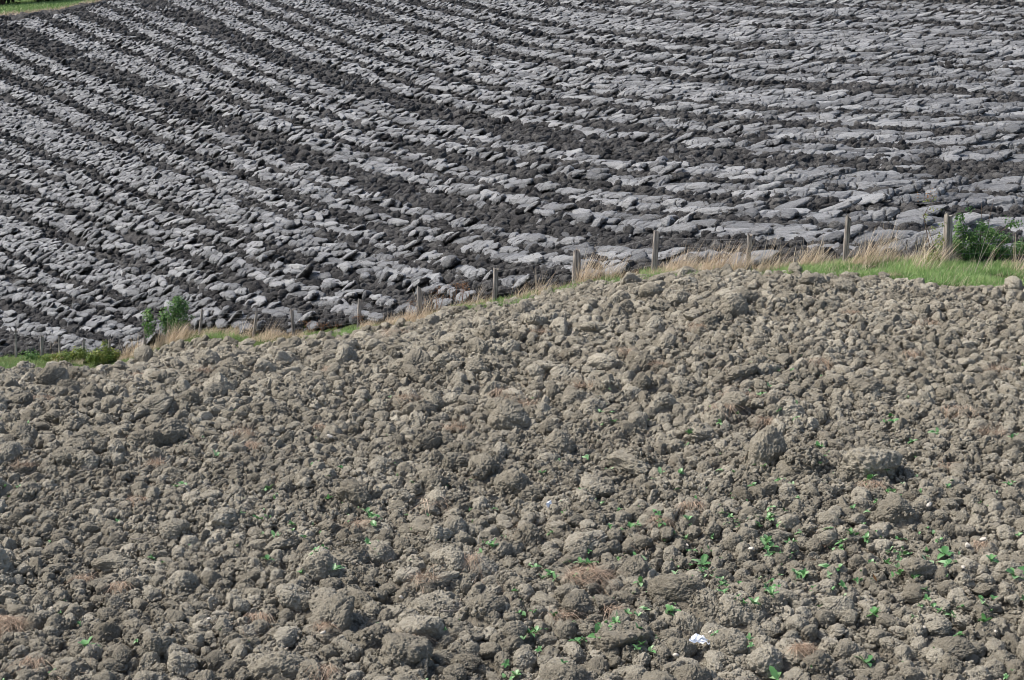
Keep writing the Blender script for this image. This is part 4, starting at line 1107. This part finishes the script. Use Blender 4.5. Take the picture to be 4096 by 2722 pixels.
# fine scattered straw bits
n = 9000; x, y = sample_area(n, 70, 11, 46); dens = fbm2(x*.5, y*.5, 3, 12) + .25*np.clip((y-18)/10, 0, 1)
k = (dens > .15) & (y < edge_y(px_of(x, y)) - .3); x, y = x[k], y[k]; n = len(x)
rep_ = 3; x = np.repeat(x, rep_) + rg.normal(0, .07, n*rep_); y = np.repeat(y, rep_) + rg.normal(0, .07, n*rep_); n = len(x)
zr = relief_at(x, y) + rg.uniform(.01, .07, n)
V, F, T_ = strands(np.stack([x, y, zr], -1), np.stack([rg.normal(0, 1, n), rg.normal(0, 1, n), rg.normal(.1, .3, n)], -1), rg.uniform(.05, .18, n), rg.uniform(.003, .006, n), rg.uniform(.2, .8, n), 3, None, 9)
tag(link("straw_litter", mesh_np("straw_litter", V, F, True, [M_STRAW], None, {"tone": T_})), "fine brown straw bits strewn over the near clods", "straw litter", None, "stuff")

# ------------------------------------------------------------------ seedlings
def weed_mesh(seed, nl, size):
    r = np.random.default_rng(seed); VV, FF, TT = [], [], []; c = 0
    for i in range(nl):
        az = r.uniform(0, 2*np.pi); el = r.uniform(.25, 1.15); L_ = size*r.uniform(.55, 1.1); wd = L_*r.uniform(.17, .26); k = 7
        t = np.linspace(0, 1, k); prof = np.sin(np.pi*np.clip(t, 0, 1)**.75)**.8; prof[0] = .12
        prof = prof*(1 + .12*np.sin(t*22 + r.uniform(0, 6)))
        rad = L_*t*np.cos(el)*(1 + .0*t); zz = L_*(np.sin(el)*t - .45*t*t*np.cos(el))
        d = np.array([np.cos(az), np.sin(az)]); sd = np.array([-d[1], d[0]])
        ctr = np.stack([rad*d[0], rad*d[1], zz], -1)
        lf = ctr + np.concatenate([sd, [0]])[None]*(wd*prof)[:, None] + np.array([0, 0, 1])*(wd*.35*prof)[:, None]
        rt = ctr - np.concatenate([sd, [0]])[None]*(wd*prof)[:, None] + np.array([0, 0, 1])*(wd*.35*prof)[:, None]
        V = np.stack([lf, ctr, rt], 1).reshape(-1, 3); VV.append(V); FF.append(grid_faces(k, 3) + c); c += len(V); TT.append(np.full(len(V), r.uniform(.1, 1)))
    return mesh_np("weed", np.vstack(VV), np.vstack(FF), True, [M_WEED], None, {"tone": np.concatenate(TT)})
WEEDS = [weed_mesh(1700+i, [3, 4, 5, 6, 8, 4, 5, 7, 10, 3][i], .13) for i in range(10)]
KEYW = [(1505,2130,1.1,"star-shaped pale green weed left of centre between clods"),(1465,2045,1.0,"broad-leaved bright green weed pair left of the star-shaped one"),(2690,2480,1.0,"four-leaved green rosette above and left of the white plastic scrap"),
 (3060,2170,1.3,"tall bright cluster of green leaves right of centre in the lower field"),(3330,2270,1.1,"pair of broad green leaves standing left of a domed clod"),(3350,2265,1.0,"pale green weed beside the pair of broad standing leaves"),
 (4060,2330,1.5,"largest leafy weed at the right edge, low"),(3500,2470,1.1,"low weed with light green leaves below the pointed clod"),(3460,2640,1.4,"bushy pale weed near the bottom edge at right"),(3110,2700,1.3,"long-leaved weed tuft cut by the bottom edge at lower right"),
 (3790,2290,1.4,"tall weed leaning against the rounded cracked block"),(3700,2310,1.2,"weed tucked close to the left of the cracked block"),(3780,2235,1.3,"bright weed above the cracked block at right"),(2400,2560,1.1,"three-leaved green seedling at bottom centre"),
 (2550,2560,.9,"green rosette at bottom, between the three-leaved seedling and the white scrap"),(2540,2210,1.1,"trio of upright green leaves by a dark gap, centre right"),(2810,2230,1.1,"compact leafy weed left of a rounded mound, right of centre"),
 (2560,2345,1.0,"low spreading weed right of the large straw heap"),(345,2610,1.0,"two-leaved sprout at bottom left"),(1070,2260,1.0,"small green weed in the shade of a clod, left"),(1335,2325,.9,"single upright sprig left of centre, low"),
 (1260,1870,.8,"small spiky sprout in the left middle"),(3480,1930,1.2,"bright lit leaves beside the hanging straw plait"),(2640,1910,1.0,"spread of pointed leaves in a hollow, right of centre"),(2720,1915,1.0,"second spread of pointed leaves in the hollow"),
 (3050,1580,.7,"tiny green weed high in the near field, right"),(140,1940,.9,"flat green weed at the far left, mid height"),(860,1820,.9,"pale trident-shaped weed left of centre"),(1970,2200,.9,"sprout beside the white split stick"),(2350,1830,.9,"upright weed beside a tall humped lump")]
r = np.random.default_rng(88); WP = [(a, b, c, d) for a, b, c, d in KEYW]
cand = 0
while len(WP) < 300:
    px, py = r.uniform(20, 4080), r.uniform(1500, 2715)
    d = .05 + .9*math.exp(-((px-3050)/420)**2 - ((py-2230)/240)**2) + .75*math.exp(-((px-3700)/420)**2 - ((py-2230)/230)**2) + .5*math.exp(-((px-1350)/420)**2 - ((py-2060)/130)**2) \
        + .35*math.exp(-((px-2400)/500)**2 - ((py-2350)/300)**2) + .35*math.exp(-((px-3500)/500)**2 - ((py-1850)/200)**2) + .3*math.exp(-((px-2700)/300)**2 - ((py-1900)/150)**2) + .25*(py > 2300)*(px > 2000)
    if r.random() < d:
        WP.append((px, py, .45 + .5*r.random(), None))
        for _ in range(r.integers(0, 3)):
            if len(WP) < 300: WP.append((px + r.normal(0, 45), py + r.normal(0, 22), .4 + .5*r.random(), None))
for j, (px, py, sc, lab) in enumerate(WP):
    x, y, z, ok = hit(px, min(py, 2712) + 8); x, y, z = float(x[0]), float(y[0]), float(z[0])
    zr = float(relief_at(np.array([x]), np.array([y]))[0])
    o = bpy.data.objects.new("weed", WEEDS[int(r.integers(0, 10))]); COL.objects.link(o)
    o.location = (x, y, zr + .045); o.rotation_euler = (r.normal(0, .25), r.normal(0, .25), r.uniform(0, 6.28)); s_ = sc*(1.0 if lab is None else 1.15); o.scale = (s_, s_, s_)
    if lab is None:
        q = "small" if sc < .72 else "mid-sized" if sc < .95 else "leafy"
        lab = "%s green weed seedling, %s, %s" % (q, place_row(py), place_col(px))
    tag(o, lab, "weed", "green weed seedlings in the near field")

# seedlings too small and many to tell one from the other
n = 2000; x, y = sample_area(n, 73, 11, 24, .37); px, py = project(x, y, ground(x, y))
d = .10 + .7*np.exp(-((px-3200)/700)**2 - ((py-2200)/320)**2) + .45*np.exp(-((px-1400)/520)**2 - ((py-2060)/160)**2) + .3*np.exp(-((px-2400)/500)**2 - ((py-2300)/300)**2)
k = r.random(n) < d; x, y = x[k], y[k]; n = len(x)
C_WEED = source_collection("seedling_shapes", WEEDS)
scatter("tiny_seedlings", np.stack([x, y, relief_at(x, y) + .01], -1), np.stack([r.normal(0, .3, n), r.normal(0, .3, n), r.uniform(0, 6, n)], -1), np.repeat(r.uniform(.3, .55, n)[:, None], 3, 1),
        r.integers(0, 10, n), C_WEED, "tiny green sprouts dotted between the clods", "seedlings")
# ------------------------------------------------------------------ litter, stones, twigs
nu, nv = 26, 18; U, Vv = np.meshgrid(np.linspace(-1, 1, nu), np.linspace(-1, 1, nv))
xs = U*.10*(1 - .25*Vv) + .02*vnoise2(U.ravel()*2, Vv.ravel()*2, 5).reshape(U.shape); zs = .03 + Vv*.055*(1 - .65*np.abs(U)**1.5) - .05*np.clip(U-.5, 0, 1) + .02*vnoise2(U.ravel()*3+4, Vv.ravel()*3, 6).reshape(U.shape); ys = .03*vnoise2(U.ravel()*2.5, Vv.ravel()*2.5+7, 7).reshape(U.shape) + .03*Vv
P = np.stack([xs, ys, zs], -1).reshape(-1, 3); P2 = P + [0, .003, 0]; f = grid_faces(nv, nu)
o = link("plastic_scrap", mesh_np("plastic_scrap", np.vstack([P, P2]), np.vstack([f, f[:, ::-1] + len(P)]), True, [M_PLASTIC])); o.location = near_rest(2795, 2600, .08); o.rotation_euler = (-.4, .1, .1); o.scale = (.85, .85, .85)
tag(o, "crumpled white plastic scrap lying on the soil near the bottom", "plastic scrap")
f = grid_faces(nv, nu)
o = link("paper_scrap", mesh_np("paper_scrap", np.vstack([P, P2])*[.35, .4, .9], np.vstack([f, f[:, ::-1] + len(P)]), True, [M_PLASTIC])); o.location = near_rest(2190, 2050, .08); o.rotation_euler = (-.3, .9, .2)
tag(o, "small white scrap at the end of a dark stick, centre", "paper scrap")
def twig(px, py, length, ang, rad_, lab, m=M_TWIG, lift=.07, tilt=.1, fork=False):
    root_loc = near_rest(px, py, lift); r = np.random.default_rng(int(px)); k = 8; t = np.linspace(-.5, .5, k)
    p = np.stack([t*length, r.normal(0, .006, k), r.normal(0, .005, k)], -1); ps = [p]; rs = [np.linspace(rad_, rad_*.5, k)]
    if fork: ps.append(np.array([p[4], p[4] + [length*.2, .02, .05], p[4] + [length*.36, .03, .12]])); rs.append(np.array([rad_*.7, rad_*.6, rad_*.4]))
    V, F = tubes(ps, rs, 6); o = link("twig", mesh_np("twig", V, F, True, [m])); o.location = root_loc; o.rotation_euler = (0, -tilt, ang); tag(o, lab, "twig")
twig(560, 2178, .26, -.25, .007, "forked grey twig lying between clods at left", fork=True)
twig(1795, 2470, .22, -.1, .008, "straight dark stick pointing right below the straw patch, centre")
twig(345, 1900, .30, .05, .006, "thin pale twigs lying level at far left", fork=True)
twig(860, 1955, .26, .5, .006, "slim rising twig left of centre, mid height", tilt=.3)
twig(1965, 2195, .12, .6, .010, "short whitish split stick beside the dead roots", M_STONE, .1, .5)
twig(2235, 2032, .16, .25, .007, "dark stick with a white scrap at its left end", tilt=.25)
twig(1915, 2190, .14, 1.2, .006, "white bent stalk standing over the split stick", M_STONE, .12, 1.0)
twig(1900, 2350, .10, .4, .004, "tiny pale stalk in the lower middle", M_STONE, .1, .8)
o = link("dead_leaf", mesh_np("dead_leaf", np.array([[0,0,0],[.012,0,.04],[-.012,0,.045],[0,0,.09],[0,.006,.04]])*1.2, np.array([[0,4,1],[1,4,3],[0,2,4],[2,3,4]]), True, [M_RUST], None, {"tone": np.full(5, .8)})); o.location = near_rest(3507, 2350, .06); o.rotation_euler = (0, -.5, 0)
tag(o, "single upright orange dead leaf in the lower right", "dead leaf")
STONES = [(3715,2050,.030,"rounded pinkish stone above the cracked block, right"),(3932,2188,.030,"smooth tan stone beside a weed near the right edge"),(3868,2212,.030,"upright pale stone between two weeds at right"),(3850,2300,.022,"flat white stone right of the cracked block"),
 (3695,2545,.016,"small round pale stone, lower right"),(2702,2655,.028,"white stone below the plastic scrap"),(207,2462,.014,"tiny white stone on a clod, lower left"),(838,2508,.020,"dark and white pebble, lower left"),(2750,2215,.014,"tiny white stone below the compact weed"),
 (3005,2230,.030,"cream stone among bright weeds, right of centre"),(2840,2562,.014,"tiny pale stone right of the plastic scrap"),(1955,2045,.012,"tiny white stone above the white split stick"),(1320,1770,.040,"pale rounded stone left of centre, mid height"),(1605,2420,.022,"white stone on the square-shouldered clod"),
 (3980,2560,.014,"tiny white stone near the bottom right edge"),(555,1577,.018,"tiny bluish white chip, upper left"),(1560,2312,.014,"tiny white chip beside a clod, lower middle"),(1295,2565,.022,"pale pebble between clods at the bottom, left of centre")]
for j, (px, py, s_, lab) in enumerate(STONES):
    me = clod_mesh(1900 + j, ico(3), .25, 6, .75, M_STONE, "stone"); o = link("stone", me); o.location = near_rest(px, py, .09); o.scale = (s_*1.2, s_, s_); o.rotation_euler = (0, random.uniform(-.6, .6), random.uniform(0, 6))
    tag(o, lab, "stone", "pale stones on the near field")
